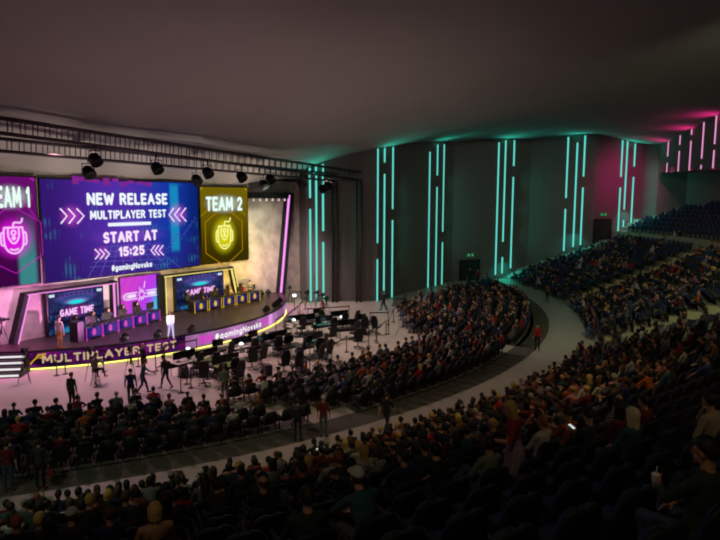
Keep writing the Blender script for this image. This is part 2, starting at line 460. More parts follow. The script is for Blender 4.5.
clusters = [
    (A1, 'beside the stage', [(309.8, [(168, 198), (209, 301)]), (316, [(166, 301.5)]), (322.8, [(164, 231), (242, 301.5)])]),
    (A2, 'right of the truss towers', [(377.4, [(148.6, 243), (259, 301)]), (384.2, [(148, 162.5), (174, 296)]), (392.6, [(147, 209), (220, 297)])]),
    (A2, 'left of the green lit double door', [(429.5, [(152, 287)]), (437.3, [(144.5, 175.5), (187, 285)]), (443.8, [(144.3, 231.5), (242, 284)])]),
    (WB, 'at the foot of the side stairs', [(498.8, [(142.5, 274.5)]), (505.6, [(140.3, 241.5), (257, 273)]), (514.2, [(140.3, 166), (177, 268)])]),
    (WC, 'left of the upper door', [(568.5, [(137, 198), (209, 251)]), (577.6, [(142.5, 247)]), (585.3, [(135.5, 176.5), (187.5, 245)])]),
    (WD, 'right of the upper door', [(622.4, [(140.3, 177), (187.5, 236)]), (627.4, [(141, 209.5), (220, 231.5)]), (635, [(143.5, 166.5), (177, 226)])])]
for (seg, where, cols) in clusters:
    for ci, (x, parts) in enumerate(cols):
        P = plane_hit(x, parts[0][0], *seg)[0]
        for pi, (y0, y1) in enumerate(parts):
            which = ['left', 'middle', 'right'][ci] + (' upper' if pi == 0 else ' lower') if len(parts) > 1 else ['left', 'middle', 'right'][ci] + ' unbroken'
            strip(P and x, y0, y1, *seg, TEAL, 'teal %s light strip of the wall cluster %s' % (which, where), 'teal light strips on the side wall', .17, P)
BOXW = (tuple(front[0][:2]), tuple(front[1][:2]))
pk = [(669.5, [(136.5, 156), (162.5, 171.8)]), (681.3, [(131, 144.5), (150.5, 171)]), (692.8, [(125.6, 134.5), (140.5, 170)]), (705, [(120.3, 158), (164.5, 168.5)]), (717.5, [(114.5, 143.5), (149.5, 167.5)])]
for ci, (x, parts) in enumerate(pk):
    P = plane_hit(x, parts[0][0], *BOXW)[0]
    for pi, (y0, y1) in enumerate(parts):
        strip(x, y0, y1, *BOXW, PINK, 'pink %s light strip, %s from the left on the overhanging wall' % (['upper', 'lower'][pi], ORD[ci]), 'pink light strips on the overhang', .16, P)

# doors with their green signs
def door(x0, x1, ytop, zb, zt, seg, n_, name):
    P0, n, t = plane_hit(x0, ytop, *seg); P1 = plane_hit(x1, ytop, *seg)[0]
    w = (P1 - P0).length; mid = (P0 + P1) / 2; ang = math.atan2(t.y, t.x)
    r = bpy.data.objects.new(name, None); COL.objects.link(r); r.location = (mid.x + n.x * .03, mid.y + n.y * .03, zb); r.rotation_euler = (0, 0, ang); tag(r, kind='structure')
    h = zt - zb; dm = mat('door_green_black', (30, 40, 38), .5)
    for sx in (-1, 1):
        m = MB(); m.box((sx * w / 4, 0, h / 2), (w / 2 - .02, .06, h)); lf = m.build('door_leaf', dm, r)
        m = MB(); m.tube([(sx * .12, -.06, h * .42), (sx * .12, -.09, h * .45), (sx * .12, -.09, h * .56), (sx * .12, -.06, h * .59)], .018); m.build('door_handle', mat('steel', (150, 150, 150), .3, 1.0), lf)
    m = MB(); m.box((-w / 2 - .06, -.02, h / 2), (.12, .1, h + .12)); m.box((w / 2 + .06, -.02, h / 2), (.12, .1, h + .12)); m.box((0, -.02, h + .06), (w, .1, .12)); m.build('door_frame', BLACK, r)
    return mid, n, ang
def exit_sign(mid, n, ang, z, label):
    e = empty('exit_sign', label, 'sign', (mid.x + n.x * .08, mid.y + n.y * .08, z), ang, 'exit signs above the doors')
    m = MB(); m.box((0, 0, 0), (1.0, .08, .4), bev=.01); m.build('housing', mat('sign_green', (18, 70, 40), .5, emit=(20, 110, 60), es=.35), e)
    for sx in (-.26, .26):      # running figure and doorway, twice
        m = MB()
        m.sphere((sx - .06, -.045, .11), (.035, .01, .035), n=8, m=6)
        m.add([(sx - .09, -.045, .07), (sx - .03, -.045, .07), (sx - .01, -.045, -.03), (sx - .07, -.045, -.03)], [(0, 1, 2, 3)])
        m.add([(sx - .07, -.045, -.03), (sx - .03, -.045, -.03), (sx - .09, -.045, -.14), (sx - .13, -.045, -.14)], [(0, 1, 2, 3)])
        m.add([(sx - .03, -.045, -.03), (sx + .0, -.045, -.04), (sx + .03, -.045, -.13), (sx - .0, -.045, -.13)], [(0, 1, 2, 3)])
        m.box((sx + .1, -.042, 0), (.1, .01, .28))
        m.build('pictogram', emis('sign_light', (120, 235, 160), .45), e)
    return e
mid, n, ang = door(460, 479, 262, 0.0, 2.35, WB, 1, 'door_1')
exit_sign(mid, n, ang, 3.0, 'green exit sign above the lower double door')
mid, n, ang = door(592.8 + 1.5, 610.5, 219.5, 4.0, 7.05, WD, 2, 'door_2')
exit_sign(mid, n, ang, 7.7, 'green exit sign above the upper door by the stand')
# ================================================================== THE STAGE
def spx(x, y, w=0.15):                     # s, z of a point of the stage wall plane (w out)
    d = ray(x, y); q = SO + SN * w
    P = EYE + d * ((q - EYE).dot(SN) / d.dot(SN))
    return (P - SO).dot(SU), P.z
def sroot(name, label, cat, s, w, z, group=None, turn=0.0):
    return empty(name, label, cat, S(s, w, z), STAGE_ROT + turn, group)

WOOD = mat('stage_deck', (50, 39, 36), .4, noise=.2, nscale=1.2)
st = sroot('stage', 'round fronted raised stage with a glowing printed front, below the big screens', 'stage', ARC_S, 0, 0)
n = 64; amax = math.acos(8.8 / ARC_R)
A = [-amax + 2 * amax * k / n for k in range(n + 1)]
def arc_local(a, r, z): return (r * math.sin(a), -(ARC_W + r * math.cos(a)), z)
def arc_band(mb, a0, a1, r0, r1, z0, z1, mi=0, k=None):
    k = k or max(2, int(abs(a1 - a0) / .045)); an = [a0 + (a1 - a0) * i / k for i in range(k + 1)]
    vs = [arc_local(a, r, z) for a in an for (r, z) in ((r0, z0), (r1, z0), (r1, z1), (r0, z1))]
    fs = []
    for i in range(k):
        b = 4 * i
        for q in range(4):
            p = (q + 1) % 4; fs.append((b + q, b + p, b + 4 + p, b + 4 + q))
    fs += [(0, 3, 2, 1), tuple(4 * k + q for q in (0, 1, 2, 3))]
    mb.add(vs, fs, mi); return mb
mb = MB(); poly = [arc_local(a, ARC_R - .12, 0.0) for a in A]; mb.prism(poly, (0, 0, STAGE_Z)); mb.build('deck', WOOD, st)
mb = MB(); arc_band(mb, -amax, amax, ARC_R - .12, ARC_R + .06, STAGE_Z - .1, STAGE_Z + .02); mb.build('nosing', mat('stage_edge', (26, 22, 24), .5), st)
def ang_px(x, z=.6, y=None):               # arc angle whose front shows at column x
    lo, hi = -amax, amax
    for _ in range(40):
        m = (lo + hi) / 2; P = S(*arc(m), z); q = proj(P)
        if q[0] < x: lo = m
        else: hi = m
    return (lo + hi) / 2
a_split = ang_px(185.5); a_left = ang_px(24); a_end = amax * .985
# printed purple banner
nb = Nodes('banner_print')
v = nb.noise(.9, 4.0, 1.0, 1.6); v2 = nb.noise(2.6, 2.0)
c_ = nb.mix(nb.step(v, .38, .68), (30, 8, 46), (122, 24, 118)); c_ = nb.mix(nb.step(v2, .58, .72), c_, (52, 28, 120)); c_ = nb.mix(nb.step(v2, .72, .8), c_, (190, 60, 90))
BANNER = nb.done(c_, .75)
mb = MB(); arc_band(mb, -amax, a_split, ARC_R - .1, ARC_R, .17, STAGE_Z - .1); bn = mb.build('banner', BANNER, st)
nb = Nodes('side_screen_print')
v = nb.noise(.55, 2.0, 1.0, .3)
c_ = nb.mix(nb.step(v, .35, .66), (150, 96, 146), (206, 140, 206)); c_ = nb.mix(nb.band(nb.x, 4.9, 5.3, .3), c_, (250, 170, 250)); c_ = nb.mix(nb.band(nb.x, 10.0, 10.5, .5), c_, (110, 120, 235)); c_ = nb.mix(nb.step(nb.x, 12.1, 12.7), c_, (255, 225, 210))
mb = MB(); arc_band(mb, a_split, a_end, ARC_R - .1, ARC_R, .17, STAGE_Z - .1); fs_ = mb.build('fascia_screen', nb.done(c_, .8), st)
mb = MB(); arc_band(mb, -amax, amax, ARC_R - .1, ARC_R - .02, 0.0, .17); mb.build('plinth', BLACK, st)
mb = MB(); arc_band(mb, -amax, amax, ARC_R - .02, ARC_R + .05, .04, .1); mb.build('light_strip', emis('yellow_led', (255, 240, 120), 2.2), st)
def arc_text(body, a0, a1, z0, z1, m, parent, pen=.2, name='lettering'):
    L = (a1 - a0) * ARC_R; vs, fs = stroke_text(body, 0, L, z0, z1, pen); t = MB()
    t.add([arc_local(a0 + v[0] / ARC_R, ARC_R + .03, v[1]) for v in vs], fs); return t.build(name, m, parent)
arc_text('MULTIPLAYER TEST', ang_px(42), ang_px(176), .36, .84, emis('letter_cream', (226, 190, 150), .75), bn, .22)
t = MB(); sw = emis('letter_gold', (214, 160, 40), .8)           # little sword in front of the words
aa, ab = ang_px(30), ang_px(39.5)
for k in range(7):
    a0, a1 = aa + (ab - aa) * k / 7, aa + (ab - aa) * (k + 1) / 7; zc0, zc1 = .36 + .5 * k / 7, .36 + .5 * (k + 1) / 7; hw = .06 if k < 5 else .1
    t.add([arc_local(a0, ARC_R + .03, zc0 - hw), arc_local(a1, ARC_R + .03, zc1 - hw), arc_local(a1, ARC_R + .03, zc1 + hw), arc_local(a0, ARC_R + .03, zc0 + hw)], [(0, 1, 2, 3)])
a0 = ab
for dz in (.0, -.16):
    t.add([arc_local(a0, ARC_R + .03, .8 + dz), arc_local(a0 + .022, ARC_R + .03, .84 + dz), arc_local(a0 + .022, ARC_R + .03, .94 + dz), arc_local(a0, ARC_R + .03, .9 + dz)], [(0, 1, 2, 3)])
t.build('emblem', sw, bn)
arc_text('#gamingNovska', ang_px(214.5), ang_px(260.5), .36, .8, emis('letter_white', (255, 250, 255), 1.0), fs_, .2)
def arc_chev(mb, a, z, size, sgn=1):
    w_ = .09; k = ARC_R + .03
    for dz in (1, -1):
        P = [(a, z), (a + sgn * size / ARC_R, z + 0)]
        q = [(a - sgn * size * .5 / ARC_R, z + dz * size), (a - sgn * size * .5 / ARC_R + w_ * 1.6 / ARC_R, z + dz * size), (a + w_ * 1.6 / ARC_R, z), (a, z)]
        mb.add([arc_local(x, k, zz) for x, zz in q], [(0, 1, 2, 3)])
for x in (200.5, 204, 207.5, 211, 262.5, 264.5, 266.5): t = MB(); arc_chev(t, ang_px(x), .58, .25); t.build('arrow', emis('arrow_magenta', (232, 40, 214), 1.0), fs_)

# steps up to the stage
a_c = -math.radians(42.6) - 1.6 / ARC_R
ss, ww = arc(a_c, ARC_R + .05)
sp = empty('stage_steps', 'short flight of four steps with white lit risers at the stage', 'steps', S(ss, ww, 0), STAGE_ROT + a_c)
for k in range(4):
    z1 = STAGE_Z - .06 - .26 * k; d0 = .32 * k
    t = MB(); t.box((0, -(d0 + .16), z1 / 2), (3.0, .32, z1)); q = t.build('step', mat('step_black', (22, 20, 22), .5), sp)
    t = MB(); t.box((.05, -(d0 + .335), z1 - .13), (2.7, .03, .11)); t.build('riser_light', emis('riser_white', (255, 246, 250), .85), q)

# ------------------------------------------------------------------ screens
def screen_root(name, label, s0, s1, z0, z1, w, depth=.22, rim=.07, group=None):
    depth = min(depth, w)
    r = sroot(name, label, 'screen', (s0 + s1) / 2, w, z0, group)
    W, H = s1 - s0, z1 - z0
    t = MB(); t.box((0, depth / 2 - .01, H / 2), (W, depth, H)); t.build('housing', BLACK, r)
    return r, W, H
def display(r, W, H, m, rim=.07):
    t = MB(); t.add([(-W / 2 + rim, -.015, rim), (W / 2 - rim, -.015, rim), (W / 2 - rim, -.015, H - rim), (-W / 2 + rim, -.015, H - rim)], [(0, 1, 2, 3)])
    return t.build('display', m, r)
class Px:                                   # pixel -> display coordinates
    def __init__(self, r, s0, s1, z0, w): self.c, self.z0, self.w = (s0 + s1) / 2, z0, w
    def __call__(self, x, y):
        s, z = spx(x, y, self.w + .03); return s - self.c, z - self.z0
    def box(self, x0, x1, y0, y1):
        xm, ym = (x0 + x1) / 2, (y0 + y1) / 2
        return self(x0, ym)[0], self(x1, ym)[0], self(xm, y1)[1], self(xm, y0)[1]
def word(disp, px, body, x0, x1, y0, y1, m, pen=.22, y=-.07, name='lettering'):
    a, b, c, d = px.box(x0, x1, y0, y1); vs, fs = stroke_text(body, a, b, c, d, pen)
    t = MB(); flat(t, vs, fs, y); return t.build(name, m, disp)
def stroke(mb, pts, r, y=-.03, closed=False):      # flat drawn line
    mb.tube([(p[0], y, p[1]) for p in pts], r, 6, closed=closed)
def chevs(ds, px, xs, y0, y1, sgn, r):
    for (x0, x1) in xs:
        mb = MB()
        a, b, c, d = px.box(x0, x1, y0, y1)
        if sgn < 0: a, b = b, a
        stroke(mb, [(a, d), (b, (c + d) / 2), (a, c)], r); mb.build('chevron', LILAC_L, ds)

WHITE_L = emis('screen_white', (240, 246, 255), 1.0)
LILAC_L = emis('screen_lilac', (252, 226, 255), 1.0)
# main screen
s0, s1, z0, z1, w0 = .0, 12.22, 4.32, 10.7, .13
r, W, H = screen_root('video_screen', 'huge blue violet screen announcing a new release and its start time', s0, s1, z0, z1, w0, group=None)
px = Px(r, s0, s1, z0, w0)
nb = Nodes('main_picture')
c_ = nb.mix(nb.step(nb.x, -6.0, -1.0), (52, 24, 112), (84, 46, 168)); c_ = nb.mix(nb.step(nb.x, -.5, 3.2), c_, (22, 56, 168)); c_ = nb.mix(nb.step(nb.x, 3.5, 6.0), c_, (10, 34, 112))
c_ = nb.mix(nb.op('MULTIPLY', nb.step(nb.z, 3.6, 0.0), .55), c_, (40, 22, 96))
dg = nb.op('ADD', nb.x, nb.op('MULTIPLY', nb.z, .75)); tri = nb.op('PINGPONG', nb.op('MULTIPLY', dg, 1.0), 1.6)
tick = nb.step(nb.op('PINGPONG', nb.op('MULTIPLY', nb.x, 7.0), 1.0), .3, .7)
stre = nb.op('MULTIPLY', nb.op('MULTIPLY', nb.step(nb.noise(.6, 2.0, 1.0, 1.4), .54, .74), tick), .55)
c_ = nb.mix(stre, c_, (40, 130, 160))
c_ = nb.mix(nb.op('MULTIPLY', nb.op('MULTIPLY', nb.band(nb.x, 3.55, 4.05, .25), nb.band(nb.z, 1.6, 5.9, .5)), .8), c_, (24, 150, 196))
for (x0, x1, y0, y1, col) in ((57, 86, 202, 230, (226, 80, 230)), (166, 189, 201, 228, (220, 90, 240)), (92, 112, 244, 262, (220, 80, 230)), (149, 166, 241, 260, (190, 100, 245)), (84, 170, 226, 246, (150, 80, 220)), (104, 155, 218, 229, (150, 130, 255)), (112, 150, 242, 260, (170, 90, 230))):
    a, b, c2, d = px.box(x0, x1, y0, y1); c_ = nb.mix(nb.op('MULTIPLY', nb.ell((a + b) / 2, (c2 + d) / 2, (b - a) / 2 * 1.05, (d - c2) / 2 * 1.05), .5), c_, col)
ds = display(r, W, H, nb.done(c_, .95))
word(ds, px, 'NEW RELEASE', 86.3, 166.6, 193, 205, WHITE_L, .23)
word(ds, px, 'MULTIPLAYER TEST', 89.5, 165.6, 210, 218.6, WHITE_L, .22)
word(ds, px, 'START AT', 102.6, 156.8, 230.8, 241.8, LILAC_L, .24)
word(ds, px, '15:25', 118.3, 144, 246, 255.8, LILAC_L, .24)
word(ds, px, '#gamingNovska', 111, 151.5, 263, 269, WHITE_L, .2)
t = MB(); a, b, c2, d = px.box(108, 151, 222.3, 225.6); t.box(((a + b) / 2, -.03, (c2 + d) / 2), (b - a, .02, d - c2), bev=.008); t.build('underline', WHITE_L, ds)
chevs(ds, px, [(60.5, 67), (68.5, 75), (77, 84)], 208.5, 223.5, 1, .05); chevs(ds, px, [(169, 174), (174.5, 180), (180.5, 186)], 208, 221.5, -1, .05)
chevs(ds, px, [(95, 99.5), (100, 104.5), (105, 109.5)], 249, 259, 1, .045); chevs(ds, px, [(151, 155), (155, 159), (159.2, 163.3)], 245.5, 255.2, -1, .045)
for (x, y, h) in ((72, 180, 8), (78, 179, 4), (86, 180, 3.5), (93, 181, 3.5), (103, 181.5, 7), (112, 180, 3), (120, 184, 4), (127, 182, 3), (137, 183, 3), (145, 184, 4)):
    a, b, c2, d = px.box(x, x + 6.5, y - h / 2, y + h / 2); t = MB(); t.add([(a, -.028, c2), (b, -.028, c2), (b, -.028, d), (a, -.028, d)], [(0, 1, 2, 3)]); t.build('pink_block', emis('screen_block', (140, 44, 150), .8), ds)
t = MB()
for k in range(9):
    x0 = 107 + k * 5.2; x1 = 88 + k * 12; stroke(t, [px(x0, 246 - k * .4), px(x1, 277.5 - k * .9)], .012, -.026)
for k in range(5): stroke(t, [px(104 - k * 3.5, 247 + k * 5), px(150 + k * 5, 244 + k * 5)], .011, -.026)
t.build('grid_lines', emis('screen_grid', (110, 120, 220), .8), ds)
t = MB()
a, b = px(190, 188), px(193, 252)
for k in range(5):
    t.add([(2.2 + .34 * k, -.027, .6 + .42 * k), (2.9 + .34 * k, -.027, .95 + .42 * k), (2.9 + .34 * k, -.027, 1.02 + .42 * k), (2.2 + .34 * k, -.027, .67 + .42 * k)], [(0, 1, 2, 3)])
    t.add([(4.3 + .3 * k, -.027, 2.1 + .3 * k), (4.5 + .3 * k, -.027, 2.6 + .3 * k), (4.56 + .3 * k, -.027, 2.6 + .3 * k), (4.36 + .3 * k, -.027, 2.1 + .3 * k)], [(0, 1, 2, 3)])
t.build('diagonal_marks', emis('screen_mark', (70, 84, 190), .8), ds)

def mouse_icon(mb, cx, cz, k, r, y=-.04):
    def P(pts): return [(cx + p[0] * k, cz + p[1] * k) for p in pts]
    def smooth(pts, n=5):
        out = []
        for i in range(len(pts) - 1):
            p0, p1, p2, p3 = pts[max(i - 1, 0)], pts[i], pts[i + 1], pts[min(i + 2, len(pts) - 1)]
            for j in range(n):
                u = j / n
                out.append(tuple(.5 * (2 * p1[q] + (p2[q] - p0[q]) * u + (2 * p0[q] - 5 * p1[q] + 4 * p2[q] - p3[q]) * u * u + (3 * p1[q] - p0[q] - 3 * p2[q] + p3[q]) * u ** 3) for q in (0, 1)))
        return out + [pts[-1]]
    L = lambda pts: stroke(mb, P(smooth(pts)), r, y)
    L([(-.34, .44), (-.37, .1), (-.34, -.25), (-.22, -.46), (0, -.56), (.22, -.46), (.34, -.25), (.37, .1), (.34, .44)])
    stroke(mb, P([(-.36, .44), (.36, .44)]), r, y)
    L([(-.2, .42), (-.2, .12), (-.12, -.08), (0, -.17), (.12, -.08), (.2, .12), (.2, .42)])
    L([(0, .34), (-.07, .28), (-.07, .2), (0, .15), (.07, .2), (.07, .28), (0, .34)]); L([(0, .09), (-.05, .04), (0, -.02), (.05, .04), (0, .09)])
    for sx in (-1, 1): L([(sx * .37, .26), (sx * .46, .22), (sx * .48, 0), (sx * .46, -.2), (sx * .36, -.24)])
    L([(-.16, -.38), (0, -.43), (.16, -.38)])
    L([(0, .46), (.02, .6), (.1, .63), (.28, .62), (.34, .7), (.36, .8)])
def hexagon(mb, cx, cz, rx, rz, r):
    stroke(mb, [(cx, cz + rz), (cx + rx, cz + rz * .5), (cx + rx, cz - rz * .5), (cx, cz - rz), (cx - rx, cz - rz * .5), (cx - rx, cz + rz * .5)], r, -.03, True)
def team_screen(label, s0, s1, z0, z1, w, dark, mid, glow, line, core, word_, tx, ic, teal=False):
    r, W, H = screen_root('team_screen', label, s0, s1, z0, z1, w); px = Px(r, s0, s1, z0, w)
    (cx, cz), k = px(*ic[:2]), ic[2]
    nb = Nodes('team_picture'); c_ = nb.mix(nb.step(nb.z, .3, 5.2), dark, mid)
    if teal: c_ = nb.mix(nb.op('MULTIPLY', nb.op('MULTIPLY', nb.band(nb.x, W * .12, W * .36, .3), nb.step(nb.z, 4.6, 1.0)), .8), c_, (60, 150, 150))
    c_ = nb.mix(nb.ell(cx, cz + .05, k * .85, k * .95, .3), c_, glow)
    a, b, c2, d = px.box(tx[0] - 4, tx[1] + 4, tx[2] - 4, tx[3] + 4); c_ = nb.mix(nb.op('MULTIPLY', nb.ell((a + b) / 2, (c2 + d) / 2, (b - a) / 2, (d - c2) / 2, .3), .55), c_, (200, 225, 215))
    ds = display(r, W, H, nb.done(c_, .95))
    word(ds, px, word_, *tx, emis('team_letters', (232, 255, 246), 1.0), .2)
    t = MB(); mouse_icon(t, cx, cz, k, .055); t.build('mouse_emblem', emis('core_' + line[0], core, 1.0), ds)
    t = MB(); hexagon(t, cx, cz - .05, k * 1.08, k * 1.3, .03)
    for sx in (-1, 1):
        stroke(t, [(cx + sx * W * .46, H * .62), (cx + sx * W * .2, H * .78), (cx, H * .86)], .025, -.03)
        t.add([(sx * (W / 2 - .12), -.028, H - .12), (sx * (W / 2 - .42), -.028, H - .12), (sx * (W / 2 - .12), -.028, H - .34)], [(0, 1, 2)])
    t.build('hexagon_lines', emis('line_' + line[0], line[1], .8), ds)
    return r
team_screen('yellow team screen with a glowing mouse emblem, right of the main screen', 12.32, 17.58, 4.34, 10.44, .13, (58, 46, 2), (112, 96, 8), (214, 206, 10), ('yellow', (196, 150, 10)), (255, 255, 150), 'TEAM 2', (205.3, 241.6, 196.6, 211), (224.5, 236, 1.85))
sc_ = spx(13.6, 238, .13)[0]
team_screen('magenta team screen with a glowing mouse emblem, cut off at the left edge', 2 * sc_ + .14, -.14, 4.38, 10.78, .13, (60, 6, 66), (104, 14, 108), (226, 20, 226), ('magenta', (190, 30, 190)), (255, 190, 255), 'TEAM 1', (-12, 30.5, 186, 208), (13.8, 239, 1.5), True)

# game time screens
def game_screen(label, s0, s1, z0, z1, w):
    r, W, H = screen_root('stage_screen', label, s0, s1, z0, z1, w, .35, group='stage screens behind the desks')
    nb = Nodes('game_picture'); v = nb.noise(3.2, 3.0, 1.6, .7)
    c_ = nb.mix(nb.step(nb.z, .1, H), (16, 28, 66), (46, 40, 92)); c_ = nb.mix(nb.op('MULTIPLY', nb.step(v, .5, .7), .7), c_, (38, 96, 150)); c_ = nb.mix(nb.op('MULTIPLY', nb.step(v, .62, .74), .8), c_, (120, 90, 190))
    c_ = nb.mix(nb.ell(0, H * .82, W * .42, H * .16, .6), c_, (86, 70, 150)); c_ = nb.mix(nb.ell(0, H * .74, W * .36, H * .13, .55), c_, (30, 74, 130)); c_ = nb.mix(nb.ell(0, H * .72, W * .27, H * .09, .5), c_, (120, 100, 190)); c_ = nb.mix(nb.ell(0, H * .70, W * .2, H * .065, .35), c_, (20, 235, 238))
    c_ = nb.mix(nb.op('MULTIPLY', nb.ell(0, H * .49, W * .38, H * .18, .2), .8), c_, (150, 20, 140)); c_ = nb.mix(nb.ell(0, H * .08, W * .5, H * .12, .2), c_, (40, 140, 190))
    c_ = nb.mix(nb.band(nb.z, H * .25, H * .3, .03), c_, (14, 16, 40))
    ds = display(r, W, H, nb.done(c_, .9), .05)
    vs, fs = stroke_text('GAME TIME', -W * .3, W * .3, H * .4, H * .57, .2); t = MB(); flat(t, vs, fs, -.03); t.build('lettering', emis('game_letters', (255, 200, 255), 1.0), ds)
    t = MB()
    for x in (-W * .42, W * .42): t.box((x, -.025, H * .9), (W * .09, .01, H * .06))
    t.build('corner_lights', emis('corner_white', (220, 235, 245), .9), ds)
    dk = emis('screen_dark', (14, 18, 48), .8)
    for k in range(9): t = MB(); x = -W * .32 + W * .08 * k; t.box((x, -.025, H * (.875 + .02 * (1 - abs(k - 4) / 4))), (W * .03, .01, H * .03)); t.build('saucer_window', dk, ds)
    for x, w_, z_ in ((-W * .36, W * .18, .5), (W * .38, W * .16, .5), (-W * .36, W * .2, .33), (W * .38, W * .2, .28)): t = MB(); t.box((x, -.022, H * z_), (w_, .008, H * .035)); t.build('dark_panel', dk, ds)
    return r
game_screen('left stage screen, blue saucer over pink letters, beside the magenta portal', -.1, 3.66, 1.12, 3.86, .45)
game_screen('right stage screen, blue saucer over pink letters, inside the yellow portal', 9.62, 14.42, 1.12, 3.76, .3)
# centre screen with the neon badge
s0, s1, z0, z1 = 5.05, 8.38, 1.12, 4.14
r, W, H = screen_root('badge_screen', 'pink to cyan screen with a white neon badge between the two portals', s0, s1, z0, z1, .25)
nb = Nodes('badge_picture'); dg = nb.op('ADD', nb.x, nb.op('MULTIPLY', nb.z, -.55))
c_ = nb.mix(nb.step(dg, -2.6, 0.5), (222, 70, 214), (190, 60, 250)); c_ = nb.mix(nb.step(dg, -.4, .7), c_, (90, 150, 245)); c_ = nb.mix(nb.step(dg, .2, 1.0), c_, (70, 220, 230))
wv = nb.op('PINGPONG', nb.op('ADD', nb.op('MULTIPLY', dg, 1.4), nb.noise(1.0, 1.0)), .5); c_ = nb.mix(nb.op('MULTIPLY', nb.step(wv, .3, .5), .4), c_, (160, 60, 240))
c_ = nb.mix(nb.op('MULTIPLY', nb.ell(-.95, H * .56, .8, .32, .2), .7), c_, (255, 210, 255)); c_ = nb.mix(nb.op('MULTIPLY', nb.ell(.95, H * .56, .8, .32, .2), .7), c_, (220, 245, 255))
ds = display(r, W, H, nb.done(c_, .9), .02)
t = MB()
for sx in (-1, 1):
    zc = H * .56 + .02 * sx
    pts = [(sx * .35, zc + .22), (sx * 1.25, zc + .22), (sx * 1.42, zc + .13), (sx * 1.45, zc), (sx * 1.42, zc - .13), (sx * 1.25, zc - .22), (sx * .35, zc - .22)]
    stroke(t, pts, .03)
    t.box((sx * .8, -.03, zc), (.62, .01, .2))
for k in range(10):
    a = 2 * PI * k / 10; rr = .62 if k % 3 == 0 else .42
    stroke(t, [(.16 * math.cos(a), H * .56 + .16 * math.sin(a)), (rr * .6 * math.cos(a + .15), H * .56 + rr * math.sin(a + .15)), (.2 * math.cos(a + .4), H * .56 + .2 * math.sin(a + .4))], .022)
stroke(t, [(.2, H * .7), (.3, H * .86), (.24, H * .74)], .025)
t.build('neon_badge', emis('badge_white', (250, 225, 255), 1.0), ds)
r = sroot('divider_post', 'plain black post between the badge screen and the yellow portal', 'post', 8.12, .36, STAGE_Z)
t = MB(); t.box((0, 0, 1.5), (.3, .44, 3.0), bev=.02); t.build('post', BLACK, r); t = MB(); t.box((0, 0, .03), (.36, .5, .06)); t.build('base', BLACK, r)

# portals
def bar(mb, p, q, wd, y0, y1, mi=0):        # bar from p to q in the xz plane, wd thick, y0..y1 deep
    p, q = Vector((p[0], 0, p[1])), Vector((q[0], 0, q[1])); t = (q - p).normalized(); n = Vector((t.z, 0, -t.x)) * wd / 2
    mb.prism([p - n + Vector((0, y0, 0)), q - n + Vector((0, y0, 0)), q + n + Vector((0, y0, 0)), p + n + Vector((0, y0, 0))], (0, y1 - y0, 0))
def portal(label, s_mid, pts, wd, depth, led, w=0.0, z=STAGE_Z, offs=(0.1,), led_w=.055, studs=0, top_wd=None, bars=None):
    r = sroot('stage_portal', label, 'portal', s_mid, w, z)
    P = [(p[0] - s_mid, p[1] - z) for p in pts]
    for i in range(len(P) - 1):
        t = MB(); p, q = P[i], P[i + 1]
        d = Vector((q[0] - p[0], q[1] - p[1])).normalized() * wd * .5 * (1 if i else 0)
        bar(t, (p[0] - d.x, p[1] - d.y), (q[0], q[1]), (top_wd or wd) if i == 1 else wd, -depth, 0); b = t.build('frame_bar', mat('portal_black', (7, 12, 12), .8), r)
        n = Vector((q[1] - p[1], -(q[0] - p[0]))).normalized()
        for k in offs[i] if isinstance(offs[i], (list, tuple)) else [offs[i]]:
            u = MB(); bar(u, (p[0] + n.x * k, p[1] + n.y * k), (q[0] + n.x * k, q[1] + n.y * k), led_w, -depth - .04, -depth + .02 if abs(k) < ((top_wd or wd) if i == 1 else wd) / 2 else -depth + .12); u.build('light_strip', led, b)
    return r
PK = emis('portal_pink', (250, 150, 232), 1.0); YL = emis('portal_yellow', (255, 236, 130), 1.0)
portal('leaning magenta lit portal around the left stage screen', 1.3, [(-2.15, STAGE_Z), (-1.3, 3.93), (4.5, 3.93), (4.5, STAGE_Z)], .24, .6, PK, 0, offs=((.16,), (.05,), (.12, -.12)), top_wd=.1)
portal('leaning yellow lit portal around the right stage screen', 12.3, [(8.5, STAGE_Z), (8.5, 3.92), (15.3, 3.86), (16.0, STAGE_Z)], .2, .5, YL, 0, offs=((.1,), (.05,), (.12, -.12)), top_wd=.1)
rp = portal('tall black stage portal with a magenta strip at the right end', 20, [(17.62, 9.76), (22.6, 9.76), (21.15, 0.02)], .52, .7, emis('portal_magenta', (255, 150, 246), 1.1), 0.02, 0.0, offs=((), (.32,)), led_w=.12)
for k in range(6):
    t = MB(); x = 17.75 - 20 + .8 * k + .15; t.lathe([(.05, 0), (.07, -.1), (.1, -.22), (.09, -.24)], 10, c=(x, -.45, 9.52)); t.build('downlight', mat('lamp_chrome', (200, 200, 196), .3, .6, emit=(255, 250, 240), es=.5), rp)

